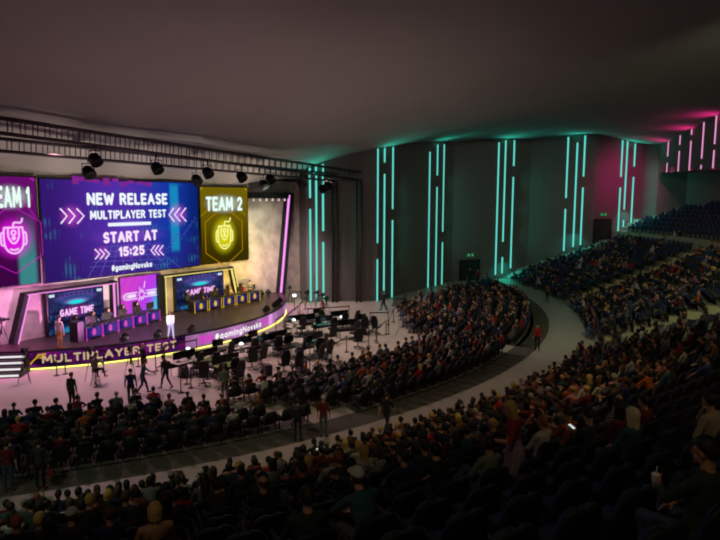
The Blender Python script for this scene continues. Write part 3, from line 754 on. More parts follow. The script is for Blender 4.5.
# player desks
def emblem(mb, x, z, k, kind):
    n = 18; vs = [(x, -.03, z)] + [(x + k * .62 * math.cos(2 * PI * i / n) * (1 - .16 * math.sin(2 * PI * i / n)), -.03, z + k * math.sin(2 * PI * i / n)) for i in range(n)]
    mb.add(vs, [(0, 1 + i, 1 + (i + 1) % n) for i in range(n)])
def make_desk(kind, label, group):
    glow = {'pink': (206, 60, 196), 'yellow': (232, 186, 40)}[kind]
    r = empty('player_desk', label, 'desk', (0, 0, 0), 0, group)
    t = MB(); t.box((0, .35, .77), (1.26, .8, .05), bev=.01); t.build('desk_top', mat('desk_black', (24, 22, 26), .5), r)
    nb = Nodes('desk_front_' + kind); c_ = nb.mix(nb.step(nb.x, -.5, .6), (46, 34, 128), (96, 70, 190) if kind == 'pink' else (58, 44, 116))
    c_ = nb.mix(nb.ell(0, .42, .36, .36, .3), c_, (120, 60, 180) if kind == 'pink' else (120, 100, 100)); fm = nb.done(c_, .62)
    t = MB(); t.box((0, 0, .42), (1.08, .04, .56)); f = t.build('front_screen', fm, r)
    t = MB(); emblem(t, 0, .43, .21, kind); e = t.build('emblem', emis('emblem_' + kind, (244, 96, 196) if kind == 'pink' else (250, 206, 70), .85), f)
    t = MB()
    for k in (-.1, 0, .1): stroke(t, [(-.08 + abs(k) * .2, .43 + k * 1.2), (0, .40 + k * 1.2), (.08 - abs(k) * .2, .43 + k * 1.2)], .012, -.036)
    t.build('emblem_lines', emis('emblem_line_' + kind, (170, 40, 150) if kind == 'pink' else (190, 130, 20), .8), f)
    for sx in (-1, 1):
        t = MB(); t.box((sx * .59, .35, .375), (.05, .76, .75)); t.build('side_panel', mat('desk_black', (24, 22, 26), .5), r)
        t = MB(); t.tube([(sx * .61, -.04, .08), (sx * .61, -.04, .8)], .022); t.sphere((sx * .61, -.05, .05), .05, n=8, m=6); t.build('corner_light', emis('corner_' + kind, glow, .9), r)
    t = MB(); t.box((0, .02, .08), (1.14, .06, .14)); t.build('toe_board', mat('desk_black', (24, 22, 26), .5), r)
    return r
def make_monitor(label, group, lit=None):
    r = empty('monitor', label, 'monitor', (0, 0, 0), 0, group); bm_ = mat('monitor_shell', (34, 29, 28), .45)
    t = MB(); t.box((0, 0, .34), (.72, .045, .42), bev=.012); t.box((0, -.035, .34), (.3, .04, .2), bev=.015); t.build('shell', bm_, r)
    t = MB(); t.box((0, .026, .345), (.68, .006, .38)); t.build('panel', lit or mat('panel_black', (8, 9, 12), .25), r)
    t = MB(); t.tube([(0, -.06, .015), (0, -.06, .3)], .022); t.build('neck', bm_, r)
    t = MB(); t.lathe([(.0, 0), (.14, 0), (.14, .012), (.03, .02)], 14, c=(0, -.05, 0)); t.build('base', bm_, r)
    return r
def make_gaming_chair(label, group):
    r = empty('gaming_chair', label, 'chair', (0, 0, 0), 0, group); m = mat('gaming_black', (15, 15, 17), .6)
    t = MB(); t.box((0, .02, .48), (.52, .52, .1), bev=.04); t.build('seat', m, r)
    t = MB(); R = Matrix.Translation((0, -.24, .52)) @ Matrix.Rotation(.17, 4, 'X')
    prof = [(-.2, 0), (-.26, .25), (-.27, .5), (-.22, .66), (-.16, .84), (.16, .84), (.22, .66), (.27, .5), (.26, .25), (.2, 0)]
    t.prism([(p[0], 0, p[1]) for p in prof], (0, .09, 0), M=R); t.build('backrest', m, r)
    t = MB(); t.box((0, .11, .74), (.26, .06, .14), bev=.025, M=R); t.build('head_pillow', m, r)
    for sx in (-1, 1):
        t = MB(); t.tube([(sx * .27, 0, .46), (sx * .31, 0, .5), (sx * .31, 0, .68)], .022); t.box((sx * .31, .03, .7), (.08, .28, .035), bev=.012); t.build('armrest', m, r)
    t = MB(); t.tube([(0, 0, .1), (0, 0, .44)], .035); t.build('gas_lift', m, r)
    t = MB()
    for k in range(5):
        a = 2 * PI * k / 5; t.tube([(0, 0, .12), (.3 * math.cos(a), .3 * math.sin(a), .075)], [.03, .02]); t.sphere((.31 * math.cos(a), .31 * math.sin(a), .035), .035, n=8, m=6)
    t.build('star_base', m, r)
    return r
DESKS = []
def desk_row(pts, kind, turn, names, group):
    first = None
    for k, (s, w) in enumerate(pts):
        P = S(s, w, STAGE_Z); lab = names % (ORD[k])
        if first is None: first = make_desk(kind, lab, group); d = first; d.location = P; d.rotation_euler = (0, 0, STAGE_ROT + turn)
        else: d = dup(first, P, STAGE_ROT + turn, lab, group)
        DESKS.append((s, w, turn, kind, k))
g1a, g1b = Vector((1.22, 3.05)), Vector((6.3, 2.0)); g2a, g2b = Vector((10.75, 1.72)), Vector((16.4, 1.8))
desk_row([tuple(g1a.lerp(g1b, k / 4)) for k in range(5)], 'pink', math.atan2(-(g1b.y - g1a.y), g1b.x - g1a.x), 'purple fronted player desk with pink emblem, %s from the left on stage', 'pink emblem player desks')
desk_row([tuple(g2a.lerp(g2b, k / 4)) for k in range(5)], 'yellow', math.atan2(-(g2b.y - g2a.y), g2b.x - g2a.x), 'purple fronted player desk with yellow emblem, %s from the left on stage', 'yellow emblem player desks')
MON = None; GCH = None
def off(s, w, turn, dx, dy):               # point dx along, dy behind the desk front
    a = STAGE_ROT + turn; P = S(s, w, 0)
    return P + Vector((math.cos(a) * dx - math.sin(a) * dy, math.sin(a) * dx + math.cos(a) * dy, 0))
for (s, w, turn, kind, k) in DESKS:
    P = off(s, w, turn, 0.05, .3); P.z = STAGE_Z + .797
    lab = 'black monitor seen from behind on the %s %s emblem desk' % (ORD[k], kind)
    if MON is None: MON = make_monitor(lab, 'monitors on the stage desks'); m = MON; m.location = P; m.rotation_euler = (0, 0, STAGE_ROT + turn)
    else: m = dup(MON, P, STAGE_ROT + turn, lab, 'monitors on the stage desks')
    P = off(s, w, turn, -.12, 1.12); P.z = STAGE_Z
    lab = 'black gaming chair behind the %s %s emblem desk' % (ORD[k], kind)
    if GCH is None: GCH = make_gaming_chair(lab, 'gaming chairs on the stage'); c = GCH; c.location = P; c.rotation_euler = (0, 0, STAGE_ROT + turn + PI)
    else: dup(GCH, P, STAGE_ROT + turn + PI, lab, 'gaming chairs on the stage')
P = off(1.22, 3.05, DESKS[0][2], -.9, .4); P.z = STAGE_Z
t = MB(); t.box((0, 0, .6), (.45, .7, 1.2), bev=.03); r = empty('equipment_cabinet', 'black equipment cabinet at the left end of the pink emblem desks', 'cabinet', P, STAGE_ROT + DESKS[0][2]); t.build('body', mat('desk_black', (24, 22, 26), .5), r)
t = MB()
for k in range(5): t.box((0, -.353, .3 + .18 * k), (.34, .01, .05))
t.build('vents', mat('cabinet_vent', (10, 10, 10), .8), r)

# round stage lights along the edge and behind the yellow desks
def make_floor_light(label, group):
    r = empty('floor_light', label, 'stage light', (0, 0, 0), 0, group)
    t = MB(); R = Matrix.Translation((0, 0, .34)) @ Matrix.Rotation(.9, 4, 'X')
    t.lathe([(.0, -.2), (.17, -.2), (.21, -.08), (.25, .14), (.25, .2), (.22, .21), (.2, .17), (.0, .16)], 16, M=R); t.build('lamp_can', BLACK, r)
    t = MB(); t.tube([(-.28, 0, .36), (-.29, 0, .03), (.29, 0, .03), (.28, 0, .36)], .018); t.build('yoke', BLACK, r)
    t = MB(); t.box((0, 0, .015), (.36, .3, .03)); t.build('foot', BLACK, r)
    return r
FLT = make_floor_light('', 'round stage lights on the deck')
FLP = []
fl_pts = [((124, 344), 'leftmost round stage light on the stage edge'), ((157.5, 340), 'round stage light on the edge below the white figure'), ((191, 334.5), 'round stage light on the edge right of the white figure'), ((266, 314), 'third round stage light from the right end of stage'), ((275, 309), 'second round stage light from the right end of stage'), ((279.5, 304.5), 'rightmost round stage light by the tall portal'), ((261, 297), 'left round stage light lit pink behind the yellow desks'), ((268, 296), 'right round stage light lit pink behind the yellow desks')]
for k, ((x, y), lab) in enumerate(fl_pts):
    P = fl(x, y, STAGE_Z + .0); FLP.append(P)
    if k == 0: FLT.location = P; FLT.rotation_euler = (0, 0, STAGE_ROT); FLT['label'] = lab
    else: dup(FLT, P, STAGE_ROT + .1 * k, lab, 'round stage lights on the deck')

# ------------------------------------------------------------------ trusses, towers, hanging lamps
def atY(x, y, Y): d = ray(x, y); return EYE + d * (Y / d.y)
TR_M = mat('truss_metal', (58, 44, 52), .5, .2)
def truss(label, A, Bp, h=.72, d=.5, name='lighting_truss', cat='truss', panel=.62):
    A, Bp = Vector(A), Vector(Bp); t = (Bp - A).normalized(); L = (Bp - A).length
    up = Vector((0, 0, 1)) if abs(t.z) < .9 else Vector((0, 1, 0)); side = t.cross(up).normalized(); up = side.cross(t).normalized()
    r = empty(name, label, cat, A)
    cs = [(sx * d / 2, sz * h / 2) for sx in (-1, 1) for sz in (-1, 1)]
    for (a, b) in cs:
        q = MB(); q.tube([side * a + up * b, t * L + side * a + up * b], .07, 8); q.build('chord', TR_M, r)
    q = MB(); n = int(L / panel)
    for k in range(n):
        p0, p1 = t * (L * k / n), t * (L * (k + 1) / n)
        for sx in (-1, 1):
            u, v = (1, -1) if k % 2 else (-1, 1)
            q.tube([p0 + side * sx * d / 2 + up * (-h / 2), p0 + side * sx * d / 2 + up * (h / 2)], .028, 5)
        for sz in (-1, 1):
            q.tube([p0 + up * sz * h / 2 - side * d / 2, p1 + up * sz * h / 2 + side * d / 2], .02, 5)
    q.build('lattice', TR_M, r)
    return r
T1a, T1b = atY(-110, 110, 25.6), atY(359, 176, 54.6)
T1s = atY(0, 125.6, 30)
d1 = (T1b - T1s).normalized(); T1a = T1s - d1 * 7
T2s, T2b = atY(0, 144.8, 31), atY(334.5, 177.5, 54.4); d2 = (T2b - T2s).normalized(); T2a = T2s - d2 * 7
truss('upper front lighting truss running across above the stage edge', T1a, T1b)
truss('lower rear lighting truss carrying lamps just behind the front truss', T2a, T2b, .62)
truss('outer vertical truss tower at the right end of the front truss', (T1b.x, T1b.y, 0), (T1b.x, T1b.y, T1b.z - .45), .42, .42, 'truss_tower', 'tower', .6)
truss('inner vertical truss tower at the right end of the rear truss', (T2b.x, T2b.y, 0), (T2b.x, T2b.y, T2b.z - .4), .42, .42, 'truss_tower', 'tower', .6)
def on_line(A, d, x):
    lo, hi = -2.0, 45.0
    for _ in range(40):
        m = (lo + hi) / 2; q = proj(A + d * m)
        if q is None or q[0] < x: lo = m
        else: hi = m
    return A + d * lo
LAMPB = mat('lamp_black', (7, 7, 8), .9)
def make_lamp(group):
    r = empty('hanging_lamp', '', 'stage lamp', (0, 0, 0), 0, group)
    t = MB(); R = Matrix.Translation((0, 0, -.72)) @ Matrix.Rotation(PI - .75, 4, 'X')
    t.lathe([(.0, -.34), (.2, -.33), (.31, -.2), (.35, .05), (.36, .3), (.31, .31), (.3, .24), (.0, .2)], 18, M=R); t.build('lamp_can', LAMPB, r)
    t = MB(); t.tube([(-.38, 0, -.72), (-.38, 0, -.25), (.38, 0, -.25), (.38, 0, -.72)], .025); t.build('yoke', LAMPB, r)
    t = MB(); t.tube([(0, 0, -.25), (0, 0, .02)], .03); t.box((0, 0, .03), (.1, .14, .1), bev=.02); t.build('clamp', LAMPB, r)
    return r
LAMP = make_lamp('black lamps under the trusses'); first = True
LAMPS = []
for (x, y, tr, lab) in [(94, 159.5, 1, 'upper lamp of the leftmost pair of black hanging lamps'), (87.5, 165.5, 2, 'lower lamp of the leftmost pair of black hanging lamps'), (156, 168, 1, 'single black hanging lamp above the middle of the main screen'), (207, 172.5, 1, 'upper lamp of the pair above the yellow team screen'),
                        (196, 176, 2, 'lower lamp of the pair left above the yellow screen'), (241, 176.5, 1, 'single black hanging lamp above right end of the yellow screen'), (270, 179, 1, 'upper lamp of the pair above the tall portal'), (263.5, 182.5, 2, 'lower lamp of the pair above the tall portal'),
                        (301, 183.5, 1, 'single black hanging lamp left of the first teal strips'), (328, 184.5, 1, 'upper lamp of the rightmost pair by the towers'), (322.5, 188, 2, 'lower lamp of the rightmost pair by the towers')]:
    P = on_line(T1s, d1, x) if tr == 1 else on_line(T2s, d2, x)
    bot = P.z - (.36 if tr == 1 else .31)
    zl = (EYE + ray(x, y) * (P.y / ray(x, y).y)).z + .72          # hang height so the can sits where it is seen
    P = Vector((P.x, P.y, min(bot - .03, zl)))
    rz = STAGE_ROT
    if first: LAMP.location = P; LAMP.rotation_euler = (0, 0, rz); LAMP['label'] = lab; o = LAMP; first = False
    else: o = dup(LAMP, P, rz, lab)
    LAMPS.append((o, P, bot - P.z))
for (o, P, drop) in LAMPS:
    if drop > .1:
        q = MB(); q.tube([(0, 0, .05), (0, 0, drop)], .022, 6); q.build('drop_rod', BLACK, o)
# ================================================================== PEOPLE
R_SKIN, R_TOP, R_SLEEVE, R_LEGS, R_SHIN, R_SHOE, R_EYE, R_LIP = range(8)
def ik(a, c, l1, l2, pole):
    d = c - a; L = min(d.length, (l1 + l2) * .995)
    d = d.normalized(); c2 = a + d * L
    x = (l1 * l1 - l2 * l2 + L * L) / (2 * L); h = math.sqrt(max(0, l1 * l1 - x * x))
    pl = (Vector(pole) - d * Vector(pole).dot(d)).normalized()
    return a + d * x + pl * h, c2

class Human:
    def __init__(self):
        self.mb = MB(); self.seg = []
    def limb(self, p, q, r0, r1, reg, n=10):
        p, q = Vector(p), Vector(q); self.mb.sphere(p, r0, n=n, m=6); self.mb.sphere(q, r1, n=n, m=6); self.mb.tube([p, q], [r0, r1], n)
        self.seg.append((p, q, r0, r1, reg))
    def loft(self, rings, n=16):              # (centre, rx, ry, pitch)
        vs, fs = [], []
        for (c, rx, ry, pt) in rings:
            R = Matrix.Rotation(pt, 3, 'X')
            for k in range(n):
                a = 2 * PI * k / n; vs.append(Vector(c) + R @ Vector((rx * math.cos(a), ry * math.sin(a), 0)))
        m = len(rings)
        for i in range(m - 1):
            for k in range(n):
                q = (k + 1) % n; fs.append((i * n + k, i * n + q, (i + 1) * n + q, (i + 1) * n + k))
        fs.append(tuple(reversed(range(n)))); fs.append(tuple((m - 1) * n + k for k in range(n)))
        self.mb.add(vs, fs)
    def hand(self, wrist, d, nrm, side, curl=.5):
        d = Vector(d).normalized(); nrm = Vector(nrm); nrm = (nrm - d * nrm.dot(d)).normalized(); lat = d.cross(nrm) * side
        pal = wrist + d * .05
        M = Matrix((lat, d, nrm)).transposed().to_4x4(); M.translation = pal
        self.mb.sphere((0, 0, 0), (.041, .055, .017), n=10, m=8, M=M); self.seg.append((wrist, wrist + d * .09, .03, .035, R_SKIN))
        for k, (o, L) in enumerate(((-.029, .066), (-.010, .076), (.010, .071), (.028, .056))):
            p = pal + d * .045 + lat * -o; dd = d.copy()
            for j in range(3):
                c = curl * (.35 + .35 * j); dd = (d * math.cos(c) + nrm * math.sin(c)).normalized()
                q = p + dd * L * (.42, .33, .25)[j]; self.limb(p, q, .0095 - .0008 * j, .0088 - .0008 * j, R_SKIN, 6); p = q
        p = wrist + d * .025 + lat * .03
        dd = (d * .55 + lat * .75 + nrm * .35).normalized(); q = p + dd * .042; self.limb(p, q, .013, .0105, R_SKIN, 6)
        dd = (d * .8 + lat * .25 + nrm * (.3 + curl * .5)).normalized(); self.limb(q, q + dd * .032, .0105, .0085, R_SKIN, 6)
    def head(self, c, yaw, pitch, neck):
        R = (Matrix.Rotation(yaw, 4, 'Z') @ Matrix.Rotation(pitch, 4, 'X')); M = Matrix.Translation(c) @ R; self.headM = M
        m = self.mb
        m.sphere((0, -.008, .02), (.077, .094, .096), n=18, m=12, M=M); m.sphere((0, .028, -.05), (.056, .062, .068), n=14, m=10, M=M)
        m.sphere((0, .082, -.098), (.02, .014, .018), n=8, m=6, M=M)
        m.tube([(0, .086, .012), (0, .101, -.022)], [.008, .014], 8, M=M); m.sphere((0, .1, -.024), .0145, n=8, m=6, M=M)
        for s in (-1, 1):
            m.sphere((s * .079, -.005, -.004), (.012, .022, .032), n=8, m=6, M=M); m.sphere((s * .03, .084, .01), (.011, .008, .008), n=8, m=6, M=M)
        m.sphere((0, .088, -.06), (.024, .009, .009), n=8, m=6, M=M)
        for (p, r, reg) in (((0, 0, .02), .09, R_SKIN), ((0, .03, -.05), .06, R_SKIN), ((0, .09, 0), .02, R_SKIN)):
            q = M @ Vector(p); self.seg.append((q, q, r, r, reg))
        for s in (-1, 1): q = M @ Vector((s * .03, .093, .01)); self.seg.append((q, q, .011, .011, R_EYE))
        a, b = M @ Vector((-.017, .095, -.06)), M @ Vector((.017, .095, -.06)); self.seg.append((a, b, .0085, .0085, R_LIP))
        self.limb(neck, M @ Vector((0, -.02, -.04)), .056, .053, R_SKIN)
    def body(self, H, lean, twist=0.0, wide=1.0, belly=0.0, yaw=0.0, pitch=0.0, legs=None, arms=None, skirt=None, side=0.0):
        H = Vector(H); U = Vector((math.sin(side), math.sin(lean), math.cos(lean))).normalized()
        tw = Matrix.Rotation(twist, 3, 'Z'); X = tw @ Vector((1, 0, 0)); F = U.cross(X) * -1 if False else X.cross(U) * -1
        pt = -lean
        ring = lambda k, rx, ry, fy=0.0: (H + U * k + F * fy, rx * wide, ry, pt)
        self.loft([ring(-.1, .10, .085), ring(-.04, .158, .115), ring(.06, .155, .115), ring(.18, .138, .10 + belly, belly * .6), ring(.3, .158, .112 + belly * .5, .005), ring(.4, .172, .11), ring(.47, .165, .09, -.01), ring(.515, .1, .07, -.01), ring(.54, .05, .05, -.005)])
        for k, rx, reg in ((-.04, .1, R_LEGS), (.08, .1, R_TOP), (.2, .11, R_TOP), (.32, .12, R_TOP), (.43, .12, R_TOP)):
            for s in (-.5, 0, .5): q = H + U * k + X * (s * rx); self.seg.append((q, q, rx, rx, reg))
        N = H + U * .53; hc = N + U * .075 + Vector((0, .035, .075))
        self.head(hc, yaw + twist, pitch, N - U * .02)
        for s in (-1, 1):
            sh = H + U * .462 + X * (s * .178 * wide); spec = arms[0 if s < 0 else 1]
            hand = Vector(spec[0]); pole = spec[1]; el, wr = ik(sh, hand, .285, .255, pole)
            self.limb(H + U * .46 + X * (s * .11), sh, .06, .056, R_TOP); self.limb(sh, el, .054, .042, R_TOP); self.limb(el, wr, .041, .028, R_SLEEVE)
            d = (wr - el).normalized(); nn = Vector(spec[2]); dd = d if len(spec) < 5 else Vector(spec[4]); self.hand(wr, dd, nn, s, spec[3])
        for s in (-1, 1):
            kn, an, toe = [Vector(p) for p in legs[0 if s < 0 else 1]]
            hp = H + X * (s * .088) + Vector((0, 0, -.02))
            self.limb(hp, kn, .088, .06, R_LEGS); mid = an.lerp(kn, .68) + (an - toe).normalized() * .012
            self.limb(kn, mid, .058, .056, R_SHIN); self.limb(mid, an, .056, .037, R_SHIN)
            hl = an + (an - toe).normalized() * .04 + Vector((0, 0, -.03)); self.limb(hl, toe, .04, .034, R_SHOE)
        if skirt:
            self.loft(skirt); 
            for k in range(5): q = Vector(skirt[0][0]).lerp(Vector(skirt[-1][0]), k / 4); self.seg.append((q, q, .2, .2, R_LEGS))
        return self
    def meshes(self, name, hi=.0072, lo=.03, ratio=.2, lo_ratio=.4):
        out = []
        for vox, rat, tagn in ((hi, ratio, ''), (lo, lo_ratio, '_far')):
            if vox is None: out.append(None); continue
            me = bpy.data.meshes.new('tmp'); me.from_pydata(self.mb.v, [], self.mb.f); o = bpy.data.objects.new('tmp', me); COL.objects.link(o)
            r = o.modifiers.new('r', 'REMESH'); r.mode = 'VOXEL'; r.voxel_size = vox
            sm = o.modifiers.new('s', 'SMOOTH'); sm.factor = .5; sm.iterations = 3 if tagn == '' else 1
            dc = o.modifiers.new('d', 'DECIMATE'); dc.ratio = rat
            bpy.context.view_layer.update()
            m2 = bpy.data.meshes.new_from_object(o.evaluated_get(bpy.context.evaluated_depsgraph_get())); m2.name = name + tagn
            bpy.data.objects.remove(o); bpy.data.meshes.remove(me)
            n = len(m2.polygons); c = np.empty(n * 3, np.float32); m2.polygons.foreach_get('center', c); c = c.reshape(n, 3)
            best = np.full(n, 1e9); reg = np.zeros(n, np.int32)
            for (p, q, r0, r1, g) in self.seg:
                p, q = np.array(p), np.array(q); d = q - p; L2 = d @ d
                t = np.clip((c - p) @ d / L2, 0, 1) if L2 > 1e-10 else np.zeros(n)
                dist = np.linalg.norm(c - (p + t[:, None] * d), axis=1) - (r0 + (r1 - r0) * t) - (.004 if g in (R_EYE, R_LIP) else 0)
                u = dist < best; best[u] = dist[u]; reg[u] = g
            m2.materials.clear()
            for k in range(8): m2.materials.append(SLOT_DEF[k])
            m2.polygons.foreach_set('material_index', reg); m2.polygons.foreach_set('use_smooth', [True] * n); m2.update()
            out.append(m2)
        return out

SKINS = {k: mat('skin_' + k, c, .55) for k, c in {'fair': (204, 152, 126), 'tan': (178, 126, 98), 'brown': (120, 78, 58), 'pale': (226, 186, 166)}.items()}
CL = {'black': (26, 26, 29), 'charcoal': (58, 58, 62), 'navy': (34, 42, 92), 'maroon': (116, 26, 30), 'red': (184, 34, 36), 'dark green': (48, 64, 40), 'grey': (120, 122, 124), 'white': (214, 210, 208), 'orange': (196, 92, 36), 'blue': (54, 84, 156),
      'brown': (128, 84, 58), 'lilac': (172, 146, 176), 'teal': (52, 98, 110), 'sage green': (132, 148, 128), 'beige': (196, 176, 146), 'pink': (206, 132, 140), 'yellow': (204, 170, 64)}
CLOTH = {k: mat('cloth_' + k.replace(' ', '_'), tuple(int(v * .86) for v in c), .85, noise=.12, nscale=30) for k, c in CL.items()}
LEGS_C = {'blue jeans': (58, 72, 104), 'black trousers': (24, 24, 28), 'grey trousers': (86, 86, 88), 'khaki trousers': (190, 152, 84), 'navy trousers': (30, 34, 58)}
LEGM = {k: mat('legs_' + k.replace(' ', '_'), c, .85, noise=.1, nscale=40) for k, c in LEGS_C.items()}
HR = {'black': (20, 17, 16), 'dark': (38, 27, 21), 'brown': (84, 56, 36), 'blond': (206, 166, 92), 'ginger': (150, 84, 42), 'grey': (150, 146, 142), 'platinum': (226, 206, 166)}
HAIRM = {k: mat('hair_' + k, c, .6, noise=.25, nscale=60, bump=.2) for k, c in HR.items()}
SHOE = mat('shoe_dark', (30, 28, 28), .5); SHOE2 = mat('shoe_light', (190, 186, 180), .6); SHOE3 = mat('shoe_brown', (150, 70, 40), .5)
EYEM = mat('eye_dark', (28, 20, 18), .25); LIPM = mat('lips', (176, 96, 90), .5)
SLOT_DEF = [SKINS['fair'], CLOTH['charcoal'], CLOTH['charcoal'], LEGM['blue jeans'], LEGM['blue jeans'], SHOE, EYEM, LIPM]

sit_legs = [((-.115, .37, .53), (-.12, .38, .09), (-.13, .54, .045)), ((.115, .37, .53), (.12, .38, .09), (.13, .54, .045))]
sit_fwd = [((-.14, .37, .53), (-.15, .30, .09), (-.17, .46, .045)), ((.14, .37, .53), (.15, .42, .09), (.17, .58, .045))]
sit_cross = [((-.10, .38, .53), (-.1, .40, .09), (-.11, .56, .045)), ((-.0, .42, .66), (-.2, .52, .42), (-.28, .62, .34))]
LAP = [((-.10, .20, .66), (-1, -.6, -.2), (.2, 0, -1), .5), ((.10, .20, .66), (1, -.6, -.2), (-.2, 0, -1), .5)]
KNEE = [((-.13, .34, .64), (-1, -.3, -.2), (0, 0, -1), .4), ((.13, .34, .64), (1, -.3, -.2), (0, 0, -1), .4)]
CROSSED = [((.10, .15, .84), (-1, -.2, -.8), (0, -1, 0), .4), ((-.10, .17, .88), (1, -.2, -.8), (0, -1, 0), .4)]
PHONE = [((-.045, .26, .86), (-1, -.3, -.8), (.4, -.6, .5), .7), ((.055, .27, .86), (1, -.3, -.8), (-.4, -.6, .5), .7)]
CHIN = [((-.05, .13, .76), (-1, -.2, -.6), (.3, 0, -1), .4), ((.05, .12, 1.06), (1, .2, -1), (-.3, -1, .2), 1.3)]
CUP = [((-.02, .30, .80), (-1, -.3, -.6), (.9, .3, .1), .9, (.5, .8, .1)), ((.13, .25, .64), (1, -.5, -.2), (0, 0, -1), .4)]
LEAN = [((-.08, .40, .66), (-1, 0, .1), (.6, 0, -.6), .7), ((.08, .42, .68), (1, 0, .1), (-.6, 0, -.6), .7)]
H0 = (0, -.06, .555)
SEATED = []
for (nm, lean, arms, legs, yaw, pitch, wide, belly, side) in [
        ('lap', -.10, LAP, sit_legs, 0, -.05, 1.0, 0, 0), ('crossed', -.14, CROSSED, sit_fwd, .1, -.02, 1.02, .02, 0), ('lean', .42, LEAN, sit_fwd, 0, .1, 1.0, 0, 0), ('phone', -.02, PHONE, sit_legs, 0, -.5, .96, 0, 0),
        ('chin', .10, CHIN, sit_cross, -.2, -.05, .98, 0, .04), ('knees', -.06, KNEE, sit_legs, .55, 0, 1.0, .02, -.03), ('turned', -.1, LAP, sit_cross, -.6, -.05, .95, 0, .03), ('cup', -.04, CUP, sit_fwd, .25, -.1, 1.05, .03, 0)]:
    h = Human().body(H0, lean, 0, wide, belly, yaw, pitch, legs, arms, None, side); me = h.meshes('body_seated_' + nm)
    SEATED.append((nm, me[0], me[1], h.headM))
st_legs = [((-.10, .02, .5), (-.11, -.01, .085), (-.15, .15, .04)), ((.10, .02, .5), (.11, -.01, .085), (.15, .15, .04))]
wk_legs = [((-.09, .16, .5), (-.09, .24, .1), (-.1, .4, .05)), ((.09, -.02, .5), (.09, -.26, .13), (.1, -.12, .05))]
DOWN = [((-.26, .05, .82), (-1, -.6, 0), (1, .1, 0), .5), ((.26, .05, .82), (1, -.6, 0), (-1, .1, 0), .5)]
SWING = [((-.24, -.18, .84), (-1, -.6, 0), (1, .1, 0), .5), ((.24, .26, .88), (1, -.6, 0), (-1, .1, 0), .5)]
SHAKE = [((-.26, .05, .82), (-1, -.6, 0), (1, .1, 0), .5), ((.10, .50, 1.02), (1, -.4, -.6), (-1, 0, .1), .4)]
TABLET = [((-.10, .30, 1.08), (-1, -.3, -.8), (.6, 0, .8), .6), ((.12, .30, 1.08), (1, -.3, -.8), (-.6, 0, .8), .6)]
TALK = [((-.14, .36, 1.12), (-1, -.3, -.6), (.2, 0, 1), .3), ((.22, .08, .84), (1, -.6, 0), (-1, .1, 0), .5)]
STOOL = [((-.12, .34, 1.12), (-1, -.4, -.6), (.6, -.2, .5), .8), ((.10, .36, 1.14), (1, -.4, -.6), (-.6, -.2, .5), .8)]
stool_legs = [((-.13, .30, .78), (-.14, .26, .36), (-.15, .42, .31)), ((.13, .33, .76), (.16, .46, .36), (.18, .62, .32))]
HS = (0, 0, .92); STAND = {}
SKIRT = [((0, 0, 1.0), .15, .11, 0), ((0, 0, .9), .19, .15, 0), ((0, .01, .7), .21, .17, 0), ((0, .01, .52), .22, .18, 0)]
for (nm, lean, arms, legs, yaw, pitch, wide, skirt, twist, H_) in [('still', .02, DOWN, st_legs, 0, -.08, 1.0, None, 0, HS), ('walk', .06, SWING, wk_legs, 0, -.05, 1.0, None, 0, (0, 0, .9)), ('shake', .2, SHAKE, wk_legs, .1, -.1, 1.0, None, 0, (0, 0, .9)),
        ('tablet', .03, TABLET, st_legs, 0, -.3, 1.0, None, 0, HS), ('talk', .12, TALK, st_legs, .25, -.25, .9, SKIRT, 0, HS), ('stool', .12, STOOL, stool_legs, 0, -.15, 1.0, None, 0, (0, -.05, .83))]:
    h = Human().body(H_, lean, twist, wide, 0, yaw, pitch, legs, arms, skirt); me = h.meshes('body_standing_' + nm, lo=None)
    STAND[nm] = (me[0], h.headM)

